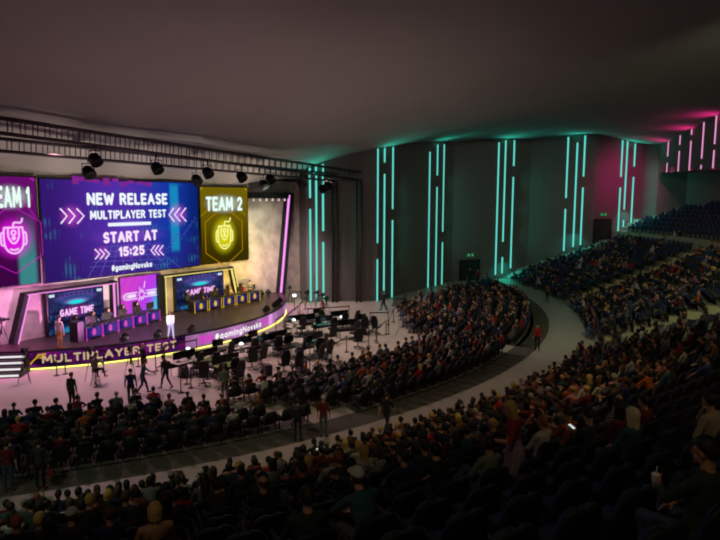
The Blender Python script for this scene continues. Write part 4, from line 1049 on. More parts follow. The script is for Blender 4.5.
# hair, in head space
def hair_mesh(kind, seed=0):
    rg = random.Random(seed); t = MB(); n, m = 22, 16; vs, fs = [], []
    for i in range(m + 1):
        th = PI * i / m
        for k in range(n):
            a = 2 * PI * k / n; d = Vector((math.sin(th) * math.cos(a), math.sin(th) * math.sin(a), math.cos(th)))
            line = -.62 + (1.05 * max(0, d.y) ** .7 if d.y > 0 else 0) + (.25 if abs(d.x) > .75 and d.y > -.3 else 0)
            if kind == 'fringe': keep = (d.z < .42 and d.z > line and d.y < .35)
            elif kind == 'cap': keep = d.z > .12
            else: keep = d.z > line
            r = (1.13 + .05 * rg.random()) if keep else .86
            if kind == 'cap' and keep: r = 1.17
            if kind in ('long', 'bob') and keep: r += .06
            if kind == 'puff' and keep: r += .14
            vs.append((d.x * .077 * r, -.008 + d.y * .094 * r, .02 + d.z * .1 * r))
    for i in range(m):
        for k in range(n):
            q = (k + 1) % n; fs.append((i * n + k, (i + 1) * n + k, (i + 1) * n + q, i * n + q))
    t.add(vs, fs, 0, True)
    if kind in ('long', 'bob'):
        zs = [.05, -.01, -.05, -.085, -.11] if kind == 'bob' else [.05, -.02, -.08, -.14, -.2, -.26, -.31]
        A_ = [math.radians(-205 + 230 * k / 18) for k in range(19)]; vs = []
        for j, z in enumerate(zs):
            w_ = (1.14, 1.17, 1.15, 1.1, 1.04, .98, .85)[j]
            for io in (0, 1):
                for k, a in enumerate(A_):
                    f = (w_ - .3 * io) * (1 + .03 * rg.random()); vs.append((.08 * f * math.cos(a), -.012 + .085 * f * math.sin(a), z + .012 * rg.random() - (.03 if z < -.1 and k % 3 == 0 and z == zs[-1] else 0)))
        L = len(A_); fs = []
        for j in range(len(zs) - 1):
            b, c = j * 2 * L, (j + 1) * 2 * L
            for k in range(L - 1):
                fs.append((b + k, b + k + 1, c + k + 1, c + k)); fs.append((b + L + k, c + L + k, c + L + k + 1, b + L + k + 1))
            for k in (0, L - 1): fs.append((b + k, c + k, c + L + k, b + L + k))
        b = (len(zs) - 1) * 2 * L
        for k in range(L - 1): fs.append((b + k, b + k + 1, b + L + k + 1, b + L + k)); fs.append((k, L + k, L + k + 1, k + 1))
        t.add(vs, fs, 0, True)
    if kind == 'bun': t.sphere((0, -.11, .075), (.042, .04, .042), n=12, m=8)
    if kind == 'tail': t.tube([(0, -.1, .06), (0, -.145, .03), (0, -.15, -.06), (0, -.13, -.17)], [.022, .032, .028, .008], 10)
    if kind == 'cap':
        P = [(.078 * math.cos(a), .07 + .085 * math.sin(a) * 1.0, .028) for a in [PI * k / 10 for k in range(11)]]
        t.prism(P, (0, 0, .01))
        t.sphere((0, -.008, .138), .01, n=8, m=5)
    return t.mesh('hair_' + kind, HAIRM['dark'])
HAIR = {k: hair_mesh(k, i) for i, k in enumerate(('short', 'fringe', 'cap', 'long', 'bob', 'bun', 'tail', 'puff'))}
HSET = t = MB()
t.tube([(.098 * math.cos(a), 0, .02 + .115 * math.sin(a)) for a in [PI * k / 12 for k in range(13)]], .012, 6)
for s_ in (-1, 1): t.tube([(s_ * .085, 0, .0), (s_ * .115, 0, .0)], [.042, .036], 12)
t.tube([(.1, .01, -.01), (.08, .08, -.06), (.03, .11, -.065)], .006, 6)
HEADSET = t.mesh('headset', mat('headset_black', (14, 14, 15), .5))
CAPM = {'white': mat('cap_white', (206, 200, 196), .8), 'grey': mat('cap_grey', (130, 132, 134), .8), 'black': mat('cap_black', (24, 24, 26), .8)}

SK_M = mat('skirt_patterned', (150, 128, 142), .85, noise=.6, nscale=40)
def slots(o, ms):
    for k, m in enumerate(ms):
        if m is not None: o.material_slots[k].link = 'OBJECT'; o.material_slots[k].material = m
def person(label, loc, rz, body, headM, top='charcoal', sleeve=None, legs='blue jeans', shoe=SHOE, hair='short', hairc='dark', skin='fair', group=None, scale=1.0, cap=None, topm=None, legm=None, headset=False):
    r = empty('person', label, 'person', loc, rz, group); r.scale = (scale, scale, scale)
    b = link('body', body, r); tm = topm or CLOTH[top]; sk = SKINS[skin]; lm = legm or LEGM.get(legs, SK_M)
    slots(b, [sk, tm, tm if sleeve in (None, 'long') else (sk if sleeve == 'short' else CLOTH[sleeve]), lm, sk if legs == 'skirt' else lm, shoe, None, None])
    if hair:
        h = link('hair', HAIR[hair], r, headM); slots(h, [HAIRM[hairc]])
    if cap:
        h = link('cap', HAIR['cap'], r, headM @ Matrix.Translation((0, 0, .006))); slots(h, [CAPM[cap]]); h['label'] = cap + ' cap'
    if headset: link('headset', HEADSET, r, headM)
    return r
# ================================================================== SEATS AND SPECTATORS
SHELL = mat('seat_shell', (20, 19, 22), .62); CUSH = mat('seat_blue', (38, 56, 104), .9, noise=.1, nscale=30); ARMM = mat('seat_armrest', (46, 38, 38), .7); LEGMET = mat('seat_leg', (62, 60, 64), .45, .4)
def back_rows():                            # shell outline: (z, half width, y)
    return [(.36, .20, -.17), (.45, .255, -.215), (.60, .275, -.25), (.76, .268, -.285), (.87, .24, -.31), (.925, .185, -.322), (.95, .09, -.328)]
def shell_panel(t, th, y_off, k=1.0, zmin=0, mi=0):
    rows = [r for r in back_rows() if r[0] >= zmin]; n = 10; vs, fs = [], []
    for side in (0, 1):
        for (z, hw, y) in rows:
            for i in range(n + 1):
                u = -1 + 2 * i / n; vs.append((hw * k * u, y + .05 * u * u + y_off + (th if side == 0 else 0), z if k == 1 else z * .985))
    L = n + 1; R = len(rows); o = R * L
    for j in range(R - 1):
        for i in range(n):
            a = j * L + i; fs.append((a, a + L, a + L + 1, a + 1)); fs.append((o + a, o + a + 1, o + a + L + 1, o + a + L))
    for j in range(R - 1):
        for i in (0, n): a = j * L + i; fs.append((a, o + a, o + a + L, a + L))
    for i in range(n):
        for j in (0, R - 1): a = j * L + i; fs.append((a, a + 1, o + a + 1, o + a))
    t.add(vs, fs, mi, True)
def ch_back(t, mi=0): shell_panel(t, .035, -.035, 1.0, 0, mi)
def ch_cush(t, mi=0): shell_panel(t, .045, 0.0, .9, .44, mi)
def ch_seat(t, mi=0): t.box((0, .03, .425), (.47, .44, .09), mi, bev=.03)
def ch_arm(t, s, mi=0): t.box((s * .315, -.04, .64), (.06, .36, .035), mi, bev=.012); t.box((s * .315, -.16, .5), (.035, .06, .27), mi)
def ch_leg(t, s, mi=0):
    t.box((s * .29, -.06, .2), (.035, .07, .4), mi); t.box((s * .29, -.03, .0125), (.05, .36, .025), mi)
def chair_full():
    r = empty('auditorium_chair', '', 'chair', (0, 0, 0), 0)
    for nm, fn, m in (('backrest', ch_back, SHELL), ('back_cushion', ch_cush, CUSH), ('seat', ch_seat, CUSH)):
        t = MB(); fn(t); t.build(nm, m, r)
    for s in (-1, 1):
        t = MB(); ch_arm(t, s); t.build('armrest', ARMM, r); t = MB(); ch_leg(t, s); t.build('leg', LEGMET, r)
    return r
t = MB(); ch_back(t, 0); ch_cush(t, 1); ch_seat(t, 1)
for s_ in (-1, 1): ch_arm(t, s_, 2); ch_leg(t, s_, 3)
CHAIR_ME = t.mesh('auditorium_chair', [SHELL, CUSH, ARMM, LEGMET])
# plain chair for the far mass
t = MB()
t.prism([(-.21, -.17, .36), (-.27, -.24, .55), (-.265, -.28, .78), (-.18, -.32, .93), (.18, -.32, .93), (.265, -.28, .78), (.27, -.24, .55), (.21, -.17, .36)], (0, -.04, 0), 0)
t.prism([(-.19, -.165, .42), (-.24, -.23, .56), (-.235, -.27, .78), (-.16, -.31, .9), (.16, -.31, .9), (.235, -.27, .78), (.24, -.23, .56), (.19, -.165, .42)], (0, .05, 0), 1)
t.box((0, .03, .42), (.48, .46, .09), 1); t.box((-.315, -.06, .52), (.05, .34, .24), 2); t.box((.315, -.06, .52), (.05, .34, .24), 2); t.box((-.29, -.05, .2), (.04, .07, .4), 3); t.box((.29, -.05, .2), (.04, .07, .4), 3)
CHAIR_LOW = t.mesh('chair_low', [SHELL, CUSH, ARMM, LEGMET])

PITCHW = .76
BLOCKS = {}
seats = []                                 # dicts: pos, deg, row, block
def add_row(block, row, rc, a0, a1, z, gap=None):
    st_ = math.degrees(PITCHW / rc); n = int((a1 - a0) / st_)
    off_ = ((a1 - a0) - n * st_) / 2
    for k in range(n + 1):
        a = a0 + off_ + k * st_ if a1 - a0 > 0 else a0
        P = B(rc, a, z)
        if gap and wall_gap(P) < gap: continue
        q = proj(P + Vector((0, 0, .6)))
        if q is not None and q[2] < 1.6: continue
        if q is None or not (-22 < q[0] < 742 and -20 < q[1] < 585): continue
        seats.append(dict(P=P, deg=a, row=row, block=block, px=q[0], py=q[1], d=q[2]))
for i in range(0, 18):
    add_row('near stand', i, ROW_R0 + i + .55, -84, AISLE_N[0] - .6, row_z(i))
    if i <= 11:
        add_row('middle stand', i, ROW_R0 + i + .55, AISLE_N[1] + .6, AISLE_F[0] - .6, row_z(i))
        add_row('far stand', i, ROW_R0 + i + .55, AISLE_F[1] + .6, 22, row_z(i), 3.0)
for j in range(T_ROWS):
    add_row('upper tier', j, TIER_R + j + .6, AISLE_N[1] + .6, 22, TIER_Z + .45 * j, 2.2)
for k in range(12):
    rc = 39.35 - k
    if k < 5:
        add_row('left floor block', k, rc, -80, -55.4 - 1.9 * k, .012); add_row('centre floor block', k, rc, -51.2 - 1.7 * k, -31.6, .012)
    a0 = -28.2
    while a0 < 0 and B(rc, a0).x < 3.2 + .03 * k: a0 += .5
    add_row('right floor block', k, rc, a0, 12, .012, 4.2)

def head_px(st_, h=1.2): return proj(st_['P'] + Vector((0, 0, h)))
# people picked out in the near rows: head position in the photo, what they wear, how they sit
V = {n: i for i, (n, *_) in enumerate(SEATED)}
HERO = [
 (48, 497, 'lap', 'black', 'long', 'short', 'black', 'fair'), (64, 493, 'knees', 'charcoal', 'long', 'short', 'dark', 'fair'), (60, 503, 'lap', 'black', 'long', 'short', 'dark', 'tan'), (67, 521, 'lap', 'charcoal', 'short', 'CAP white', 'brown', 'fair'),
 (85, 504, 'lap', 'maroon', 'long', 'short', 'dark', 'fair'), (108, 487, 'lap', 'black', 'long', 'puff', 'black', 'tan'), (113, 498, 'turned', 'black', 'long', 'bob', 'blond', 'fair'), (135, 481, 'lap', 'dark green', 'long', 'short', 'dark', 'fair'),
 (148, 481, 'lap', 'brown', 'long', 'bob', 'blond', 'fair'), (158, 490, 'phone', 'black', 'short', 'short', 'black', 'brown'), (154, 514, 'lap', 'BARE', 'short', 'bob', 'blond', 'tan'), (170, 486, 'lap', 'navy', 'long', 'tail', 'black', 'fair'),
 (168, 472, 'lean', 'charcoal', 'short', 'CAP grey', 'dark', 'fair'), (187, 475, 'lap', 'CHECK', 'short', 'short', 'brown', 'fair'), (196, 477, 'lap', 'charcoal', 'short', 'CAP white', 'dark', 'fair'), (211, 467, 'crossed', 'black', 'long', 'short', 'dark', 'fair'),
 (222, 477, 'lap', 'black', 'long', 'puff', 'dark', 'fair'), (241, 457, 'lap', 'black', 'long', 'short', 'dark', 'fair'), (246, 466, 'lap', 'black', 'long', 'short', 'dark', 'fair'), (261, 460, 'lap', 'black', 'long', 'short', 'black', 'tan'),
 (270, 477, 'lap', 'dark green', 'long', 'short', 'dark', 'fair'), (281, 462, 'phone', 'grey', 'short', 'short', 'dark', 'fair'), (291, 458, 'lap', 'black', 'long', 'short', 'dark', 'fair'), (302, 449, 'lap', 'navy', 'long', 'short', 'black', 'fair'),
 (306, 458, 'lap', 'brown', 'long', 'bob', 'blond', 'fair'), (329, 468, 'lap', 'white', 'long', 'BALD', 'ginger', 'fair'), (316, 489, 'lap', 'dark green', 'long', 'short', 'dark', 'fair'), (344, 517, 'lap', 'black', 'short', 'short', 'dark', 'tan'),
 (324, 442, 'phone', 'black', 'long', 'short', 'black', 'tan'), (341, 452, 'lap', 'navy', 'long', 'puff', 'dark', 'fair'), (352, 446, 'lap', 'charcoal', 'long', 'short', 'dark', 'fair'), (375, 473, 'lean', 'teal', 'short', 'CAP white', 'brown', 'fair'),
 (362, 458, 'turned', 'white', 'long', 'long', 'blond', 'fair'), (372, 456, 'lap', 'CHECK', 'long', 'short', 'brown', 'fair'), (373, 435, 'lap', 'black', 'short', 'short', 'black', 'fair'), (402, 461, 'knees', 'navy', 'short', 'short', 'dark', 'fair'),
 (418, 457, 'lap', 'dark green', 'long', 'short', 'dark', 'fair'), (410, 438, 'lap', 'black', 'short', 'short', 'black', 'fair'), (410, 419, 'lap', 'black', 'long', 'short', 'black', 'fair'), (420, 424, 'lap', 'charcoal', 'long', 'short', 'dark', 'fair'),
 (436, 425, 'phone', 'black', 'short', 'short', 'dark', 'tan'), (437, 436, 'lap', 'maroon', 'long', 'short', 'dark', 'fair'), (450, 416, 'lap', 'brown', 'long', 'bob', 'blond', 'fair'), (460, 413, 'lap', 'dark green', 'long', 'short', 'dark', 'fair'),
 (478, 409, 'lap', 'lilac', 'long', 'short', 'brown', 'fair'), (491, 421, 'lap', 'brown', 'long', 'bun', 'blond', 'fair'), (502, 405, 'lap', 'maroon', 'long', 'short', 'dark', 'fair'), (462, 433, 'turned', 'teal', 'long', 'short', 'dark', 'fair'),
 (455, 456, 'lean', 'black', 'short', 'short', 'black', 'fair'), (488, 452, 'turned', 'sage green', 'long', 'short', 'dark', 'fair'), (532, 427, 'lap', 'white', 'long', 'short', 'ginger', 'fair'), (510, 387, 'lap', 'brown', 'long', 'bob', 'blond', 'fair'),
 (519, 376, 'lap', 'lilac', 'long', 'short', 'grey', 'fair'), (525, 383, 'lap', 'pink', 'long', 'short', 'brown', 'fair'), (560, 419, 'phone', 'orange', 'long', 'short', 'dark', 'fair'), (580, 411, 'phone', 'charcoal', 'long', 'short', 'black', 'fair'),
 (548, 402, 'lap', 'navy', 'short', 'short', 'dark', 'fair'), (618, 401, 'turned', 'CHECK', 'short', 'fringe', 'brown', 'fair'), (640, 413, 'lap', 'teal', 'short', 'long', 'platinum', 'fair'), (642, 397, 'lap', 'maroon', 'long', 'short', 'dark', 'fair'),
 (617, 416, 'lap', 'maroon', 'long', 'long', 'black', 'fair'), (590, 381, 'lap', 'grey', 'long', 'long', 'blond', 'fair'), (651, 368, 'lap', 'dark green', 'long', 'short', 'dark', 'fair'), (660, 370, 'lap', 'teal', 'short', 'short', 'dark', 'fair'),
 (708, 365, 'knees', 'blue', 'short', 'short', 'dark', 'fair'), (706, 441, 'cup', 'dark green', 'long', 'short', 'black', 'tan'), (718, 402, 'chin', 'beige', 'long', 'short', 'dark', 'fair'), (681, 352, 'turned', 'CHECK', 'long', 'short', 'dark', 'fair')]
CHECKM = mat('cloth_check', (190, 188, 184), .85)
nt = CHECKM.node_tree; ck = nt.nodes.new('ShaderNodeTexChecker'); ck.inputs['Scale'].default_value = 26; ck.inputs['Color1'].default_value = (.55, .54, .52, 1); ck.inputs['Color2'].default_value = (.03, .03, .04, 1)
tc = nt.nodes.new('ShaderNodeTexCoord'); nt.links.new(tc.outputs['Object'], ck.inputs['Vector']); nt.links.new(ck.outputs['Color'], nt.nodes['Principled BSDF'].inputs['Base Color'])
used = {}
for k, hr in enumerate(HERO):
    best = None
    for si, s_ in enumerate(seats):
        if si in used or 'floor' in s_['block']: continue
        q = head_px(s_); e = (q[0] - hr[0]) ** 2 + (q[1] - hr[1]) ** 2 * 1.5
        if best is None or e < best[0]: best = (e, si)
    if best[0] < 700: used[best[1]] = hr
WOMAN = min((si for si in range(len(seats)) if 'near' in seats[si]['block'] and (si not in used)), key=lambda si: (head_px(seats[si], 1.62)[0] - 519) ** 2 + (head_px(seats[si], 1.62)[1] - 411) ** 2)
tops = ['black'] * 14 + ['charcoal'] * 8 + ['navy'] * 6 + ['maroon'] * 5 + ['red'] * 2 + ['grey'] * 4 + ['white'] * 2 + ['blue'] * 2 + ['dark green'] * 3 + ['orange', 'brown', 'lilac', 'teal', 'pink']
hairs = ['dark'] * 8 + ['black'] * 9 + ['brown'] * 4 + ['blond'] * 2 + ['ginger', 'grey']
rg = random.Random(5); LEGR = ['blue jeans', 'blue jeans', 'black trousers', 'black trousers', 'grey trousers', 'navy trousers']
occ = []
for si, s_ in enumerate(seats):
    b, row = s_['block'], s_['row']
    if si == WOMAN: continue
    if si in used: occ.append((si, used[si])); continue
    q = head_px(s_)
    if b == 'upper tier': p = 0
    elif b == 'near stand':
        p = .93 if row <= 5 else (.85 if row <= 8 and q[0] < 560 else (.6 if row <= 9 and q[0] < 560 else (.55 if row <= 8 and q[1] < 395 else 0.0)))
        if q[1] > 395 and q[0] > 655: p = .15
    elif b == 'middle stand': p = .7
    elif b == 'far stand': p = .5 if row < 6 else .36
    elif b == 'right floor block': p = .4 if (s_['deg'] > 1 and row < 4) else .93
    else: p = .94
    if b == 'left floor block' and row == 0 and s_['px'] > 250: p = 0
    if b == 'left floor block' and row in (3, 4) and s_['px'] > 238: p = .2
    if rg.random() < p:
        wm = rg.random() < .42
        occ.append((si, (0, 0, rg.choice(['lap', 'lap', 'crossed', 'lean', 'phone', 'chin', 'knees', 'turned']), rg.choice(tops), rg.choice(['long', 'long', 'short']), rg.choice(['long', 'bob', 'bun', 'tail', 'long']) if wm else rg.choice(['short', 'short', 'short', 'puff', 'fringe', 'CAP black' if rg.random() < .3 else 'short']), rg.choice(hairs), rg.choice(['fair', 'fair', 'fair', 'tan', 'tan', 'brown']))))
def rank_key(si):
    s_ = seats[si]; return s_['d']
def in_view(s_, m=3): return -m < s_['px'] < 720 + m and s_['py'] < 560
# index of every seat along its row, from the left of the picture
rows_ = {}
for si, s_ in enumerate(seats): rows_.setdefault((s_['block'], s_['row']), []).append(si)
for L in rows_.values():
    for k, si in enumerate(sorted(L, key=lambda i: seats[i]['px'])): seats[si]['n'] = k + 1
def th(n): return str(n) + ('th' if 10 <= n % 100 <= 20 else {1: 'st', 2: 'nd', 3: 'rd'}.get(n % 10, 'th'))
def rowname(s_):
    b, r = s_['block'], s_['row']
    if 'floor' in b: return ('back row' if r == 0 else th(r + 1) + '-last row') + ' of ' + b
    return ('front row' if r == 0 else th(r + 1) + ' row') + ' of ' + b
occ.sort(key=lambda t: (0 if t[1][0] else 1, rank_key(t[0])))
ind = [t for t in occ if in_view(seats[t[0]])][:285]; ind_set = {t[0] for t in ind}
rest = [t for t in occ if t[0] not in ind_set]
PHONES = []; HERO_OBJ = {}
for (si, hr) in ind:
    s_ = seats[si]; (nm, me, lo, hM) = SEATED[V[hr[2]]]
    top, hair = hr[3], hr[5]; cap = None; tm = None; hk = hair
    htxt = {'long': 'long ', 'bob': 'bobbed ', 'bun': 'bunned ', 'tail': 'ponytailed ', 'puff': 'thick ', 'fringe': 'thinning '}.get(hair, 'short ') + hr[6] + ' hair'
    if hair.startswith('CAP'): cap = hair[4:]; hk = 'cap' if False else 'short'; htxt = cap + ' cap'
    if hair == 'BALD': hk = 'fringe'; htxt = 'bald head'
    ttxt = top + ' top'
    if top == 'CHECK': tm = CHECKM; ttxt = 'checked shirt'; top = 'white'
    if top == 'BARE': tm = SKINS[hr[7]]; ttxt = 'strappy red top'; top = 'red'
    lab = 'person in %s, %s, %s seat, %s' % (ttxt, htxt, th(s_['n']), rowname(s_))
    o = person(lab, s_['P'] + Vector((0, 0, .0)), math.radians(s_['deg'] + 90) + rg.uniform(-.12, .12) * (0 if s_['d'] < 4 else 1), me, hM, top, hr[4], ('blue jeans' if hr[2] == 'cup' else rg.choice(LEGR)), rg.choice([SHOE, SHOE, SHOE2]), hk, hr[6], hr[7], 'seated spectators', rg.uniform(.95, 1.04) if not hr[0] else 1.0, cap, tm)
    HERO_OBJ[(hr[0], hr[1])] = o
    if ttxt == 'strappy red top':
        t = MB()
        for s2 in (-1, 1): t.tube([(s2 * .09, -.2, .93), (s2 * .095, -.16, 1.03), (s2 * .1, -.06, 1.065), (s2 * .09, .05, 1.0)], .009, 6)
        rings = [(.62, .150, .128), (.72, .150, .118), (.82, .163, .126), (.9, .175, .133)]; n = 18; vs = [(rx * math.cos(2 * PI * k / n), -.06 - .1 * (z - .555) + ry * math.sin(2 * PI * k / n), z) for (z, rx, ry) in rings for k in range(n)]
        t.add(vs, [(i * n + k, i * n + (k + 1) % n, (i + 1) * n + (k + 1) % n, (i + 1) * n + k) for i in range(3) for k in range(n)], 0, True)
        t.build('strappy_top', CLOTH['red'], o)
    if (hr[0], hr[1]) in ((324, 442), (580, 411)): PHONES.append((o, s_))
# the standing woman in the near rows
me, hM = STAND['talk']; s_ = seats[WOMAN]
woman = person('blond woman in a red top and patterned skirt standing up among the seated rows', s_['P'] + (BC - Vector((s_['P'].x, s_['P'].y, 0))).normalized() * .12, math.radians(s_['deg'] + 90 + 58), me, hM, 'maroon', 'short', 'skirt', SHOE2, 'long', 'blond', 'fair', None, 1.0, None, None)
b = [c for c in woman.children if c.name.startswith('body')][0]
b.material_slots[R_TOP].material = mat('cloth_crimson', (150, 26, 32), .85, noise=.12, nscale=30)

# all other spectators, too many and too small to tell apart: one mass
def merge(name, items, mats, label, cat):
    """items: (mesh, matrix, material map)"""
    VV, LI, LS, LT, MI = [], [], [], [], []; ov = ol = 0; cache = {}
    for me, M, mp in items:
        k = me.name
        if k not in cache:
            v = np.empty(len(me.vertices) * 3, np.float32); me.vertices.foreach_get('co', v); l = np.empty(len(me.loops), np.int32); me.loops.foreach_get('vertex_index', l)
            ls = np.empty(len(me.polygons), np.int32); me.polygons.foreach_get('loop_start', ls); lt = np.empty(len(me.polygons), np.int32); me.polygons.foreach_get('loop_total', lt); mi = np.empty(len(me.polygons), np.int32); me.polygons.foreach_get('material_index', mi)
            cache[k] = (v.reshape(-1, 3), l, ls, lt, mi)
        v, l, ls, lt, mi = cache[k]; m = np.array(M)
        VV.append(v @ m[:3, :3].T + m[:3, 3]); LI.append(l + ov); LS.append(ls + ol); LT.append(lt); MI.append(np.array(mp, np.int32)[mi]); ov += len(v); ol += len(l)
    me = bpy.data.meshes.new(name); V_ = np.concatenate(VV).astype(np.float32); me.vertices.add(len(V_)); me.vertices.foreach_set('co', V_.ravel())
    L_ = np.concatenate(LI); me.loops.add(len(L_)); me.loops.foreach_set('vertex_index', L_.astype(np.int32)); S_ = np.concatenate(LS)
    me.polygons.add(len(S_)); me.polygons.foreach_set('loop_start', S_.astype(np.int32)); me.polygons.foreach_set('loop_total', np.concatenate(LT).astype(np.int32))
    for m in mats: me.materials.append(m)
    me.polygons.foreach_set('material_index', np.concatenate(MI)); me.polygons.foreach_set('use_smooth', [True] * len(S_)); me.update(); me.validate()
    return tag(link(name, me), label, cat, None, 'stuff')
hair_low = {}
for k in ('short', 'long', 'bob', 'bun', 'tail', 'puff', 'fringe', 'cap'):
    src = HAIR[k]; o = link('tmp', src); dc = o.modifiers.new('d', 'DECIMATE'); dc.ratio = .22; bpy.context.view_layer.update()
    hair_low[k] = bpy.data.meshes.new_from_object(o.evaluated_get(bpy.context.evaluated_depsgraph_get())); hair_low[k].name = 'hair_low_' + k; bpy.data.objects.remove(o)
pal = list(SKINS.values()) + list(CLOTH.values()) + list(LEGM.values()) + [SHOE, EYEM, LIPM] + list(HAIRM.values()); PI_ = {m.name: i for i, m in enumerate(pal)}
items = []
for (si, hr) in rest:
    s_ = seats[si]; (nm, me, lo, hM) = SEATED[V[hr[2]]]; sc = rg.uniform(.95, 1.04)
    M = Matrix.Translation(s_['P']) @ Matrix.Rotation(math.radians(s_['deg'] + 90) + rg.uniform(-.15, .15), 4, 'Z') @ Matrix.Scale(sc, 4)
    tp = CLOTH.get(hr[3], CLOTH['white']); sk = SKINS[hr[7]]; lg = LEGM[rg.choice(LEGR)]
    items.append((lo, M, [PI_[m.name] for m in (sk, tp, tp if hr[4] == 'long' else sk, lg, lg, SHOE, EYEM, LIPM)]))
    hk = hr[5] if hr[5] in hair_low else 'short'
    items.append((hair_low[hk], M @ hM, [PI_[HAIRM[hr[6]].name]]))
if items: merge('distant_spectators', items, pal, 'mass of small seated spectators filling the distant rows', 'crowd')

# chairs: nearest as things, the rest of the hall as one mass
vis = sorted([si for si in range(len(seats)) if in_view(seats[si], 12)], key=rank_key)
occ_set = {t[0] for t in occ}
near_c = vis[:300]; CH0 = chair_full(); first = True
full_n = 110
for k, si in enumerate(near_c):
    s_ = seats[si]; rz = math.radians(s_['deg'] + 90)
    lab = '%s black chair with blue cushions, %s seat, %s' % ('occupied' if si in occ_set else 'empty', th(s_['n']), rowname(s_))
    if k < full_n:
        if first: o = CH0; first = False; o['group'] = 'auditorium chairs'
        else: o = copy_tree(CH0)
        o['label'] = lab
    else:
        o = tag(link('auditorium_chair', CHAIR_ME), lab, 'chair', 'auditorium chairs')
    o.location = s_['P']; o.rotation_euler = (0, 0, rz)
far_c = [si for si in range(len(seats)) if si not in set(near_c)]
merge('distant_chairs', [(CHAIR_LOW, Matrix.Translation(seats[si]['P']) @ Matrix.Rotation(math.radians(seats[si]['deg'] + 90), 4, 'Z'), [0, 1, 2, 3]) for si in far_c], [SHELL, CUSH, ARMM, LEGMET], 'mass of small black and blue chairs filling the distant rows', 'chairs')
print('seats', len(seats), 'occupied', len(occ), 'individuals', len(ind), 'rest', len(rest), 'far chairs', len(far_c))

# phones, the drink and the snack
for k, (o, s_) in enumerate(PHONES):
    t = MB(); t.box((0, 0, 0), (.07, .011, .14), bev=.004); M = Matrix.Translation(s_['P']) @ Matrix.Rotation(o.rotation_euler.z, 4, 'Z')
    e = empty('phone', '', 'phone', M @ Vector((.005, .30, .93)), o.rotation_euler.z, 'phones held by spectators'); e.rotation_euler = (-1.25, 0, o.rotation_euler.z)
    e['label'] = 'lit phone held by the person in %s seat, %s' % (th(s_['n']), rowname(s_))
    t.build('case', BLACK, e); t = MB(); t.box((0, -.0075, 0), (.062, .002, .126)); t.build('display', emis('phone_light', (225, 240, 235), .9), e)
def held(key, name, label, cat, local):
    o = HERO_OBJ.get(key)
    if o is None: return None
    M = Matrix.Translation(o.location) @ Matrix.Rotation(o.rotation_euler.z, 4, 'Z'); return empty(name, label, cat, M @ Vector(local), o.rotation_euler.z)
e = held((706, 441), 'drink_cup', 'white paper cup with lid and straw held by the man in dark green', 'cup', (.035, .385, .73))
if e:
    t = MB(); t.lathe([(.027, 0), (.037, .11), (.037, .115)], 16); t.build('cup', mat('paper_white', (226, 220, 206), .7), e)
    t = MB(); t.lathe([(.039, .11), (.039, .122), (.033, .13)], 16); t.build('lid', mat('lid_white', (238, 236, 230), .4), e)
    t = MB(); t.tube([(0, 0, .125), (.01, 0, .19)], .005, 6); t.build('straw', mat('straw_white', (230, 226, 220), .5), e)
e = held((560, 419), 'snack_bowl', 'pale bowl heaped with snacks in front of the person in orange', 'bowl', (-.02, .42, .70))
if e:
    t = MB(); t.lathe([(.05, 0), (.10, .07), (.115, .1), (.105, .1)], 18); t.build('bowl', mat('paper_white', (226, 220, 206), .7), e)
    t = MB(); r2 = random.Random(3)
    for k in range(40): a, q = r2.uniform(0, 2 * PI), .09 * math.sqrt(r2.random()); t.sphere((q * math.cos(a), q * math.sin(a), .09 + .03 * (1 - q / .1) + r2.uniform(0, .015)), .019, n=6, m=4)
    f = t.build('snacks', mat('snack_gold', (206, 164, 88), .8), e); f['kind'] = 'stuff'
# ================================================================== PEOPLE ON THEIR FEET AND ON THE STAGE
def yaw_to(P, T): return math.atan2(T[1] - P[1], T[0] - P[0]) - PI / 2
def stand(label, x, y, pose, yaw, top, sleeve, legs, hair, hc, z=0.0, skin='fair', cap=None, shoe=SHOE, h=1.0, tm=None, lm=None, group=None):
    P = fl(x, y, z); me, hM = STAND[pose]
    return person(label, P, yaw, me, hM, top, sleeve, legs, shoe, hair, hc, skin, group, h, cap, tm, lm)
away = 0.0
o1 = stand('person in a red top and blue jeans standing at the left edge of the walkway', 9, 492, 'still', .25, 'maroon', 'short', 'blue jeans', 'short', 'dark', shoe=SHOE3)
o2 = stand('person in a grey jacket with a red bag standing on the walkway at left', 41, 490, 'still', .1, 'charcoal', 'long', 'black trousers', 'short', 'black', shoe=SHOE3)
o3 = stand('person in dark clothes with a backpack standing in the front aisle', 298, 441, 'still', -.1, 'charcoal', 'long', 'navy trousers', 'short', 'dark')
o4 = stand('person in a maroon tee and white cap standing in the front aisle', 323.5, 437.5, 'still', -.15, 'maroon', 'short', 'grey trousers', 'short', 'grey', cap='white')
o5 = stand('person in a black tee and jeans walking along the near walkway', 386, 433, 'walk', -.7, 'black', 'short', 'navy trousers', 'short', 'dark')
o6 = stand('person in a bright red top and black trousers standing on the curved walkway', 537, 350.5, 'still', 2.6, 'red', 'long', 'black trousers', 'short', 'black')
o7 = stand('person in a brown top standing on the walkway below the far stand', 547, 302, 'still', -.9, 'brown', 'long', 'black trousers', 'short', 'black')
o8 = stand('person in dark clothes walking at the wall end of the floor seats', 384, 310.5, 'walk', 1.2, 'charcoal', 'long', 'navy trousers', 'short', 'dark')
o9 = stand('person in a bright red top standing among the gaming desks', 323, 319, 'still', 1.7, 'red', 'short', 'black trousers', 'short', 'brown')
o10 = stand('person in dark green with a red bag standing on the pink lit floor', 72.5, 409.5, 'still', -.3, 'dark green', 'long', 'black trousers', 'short', 'black')
o11 = stand('person in a dark navy outfit standing left of the two shaking hands', 131.5, 405, 'still', .2, 'navy', 'long', 'black trousers', 'short', 'black')
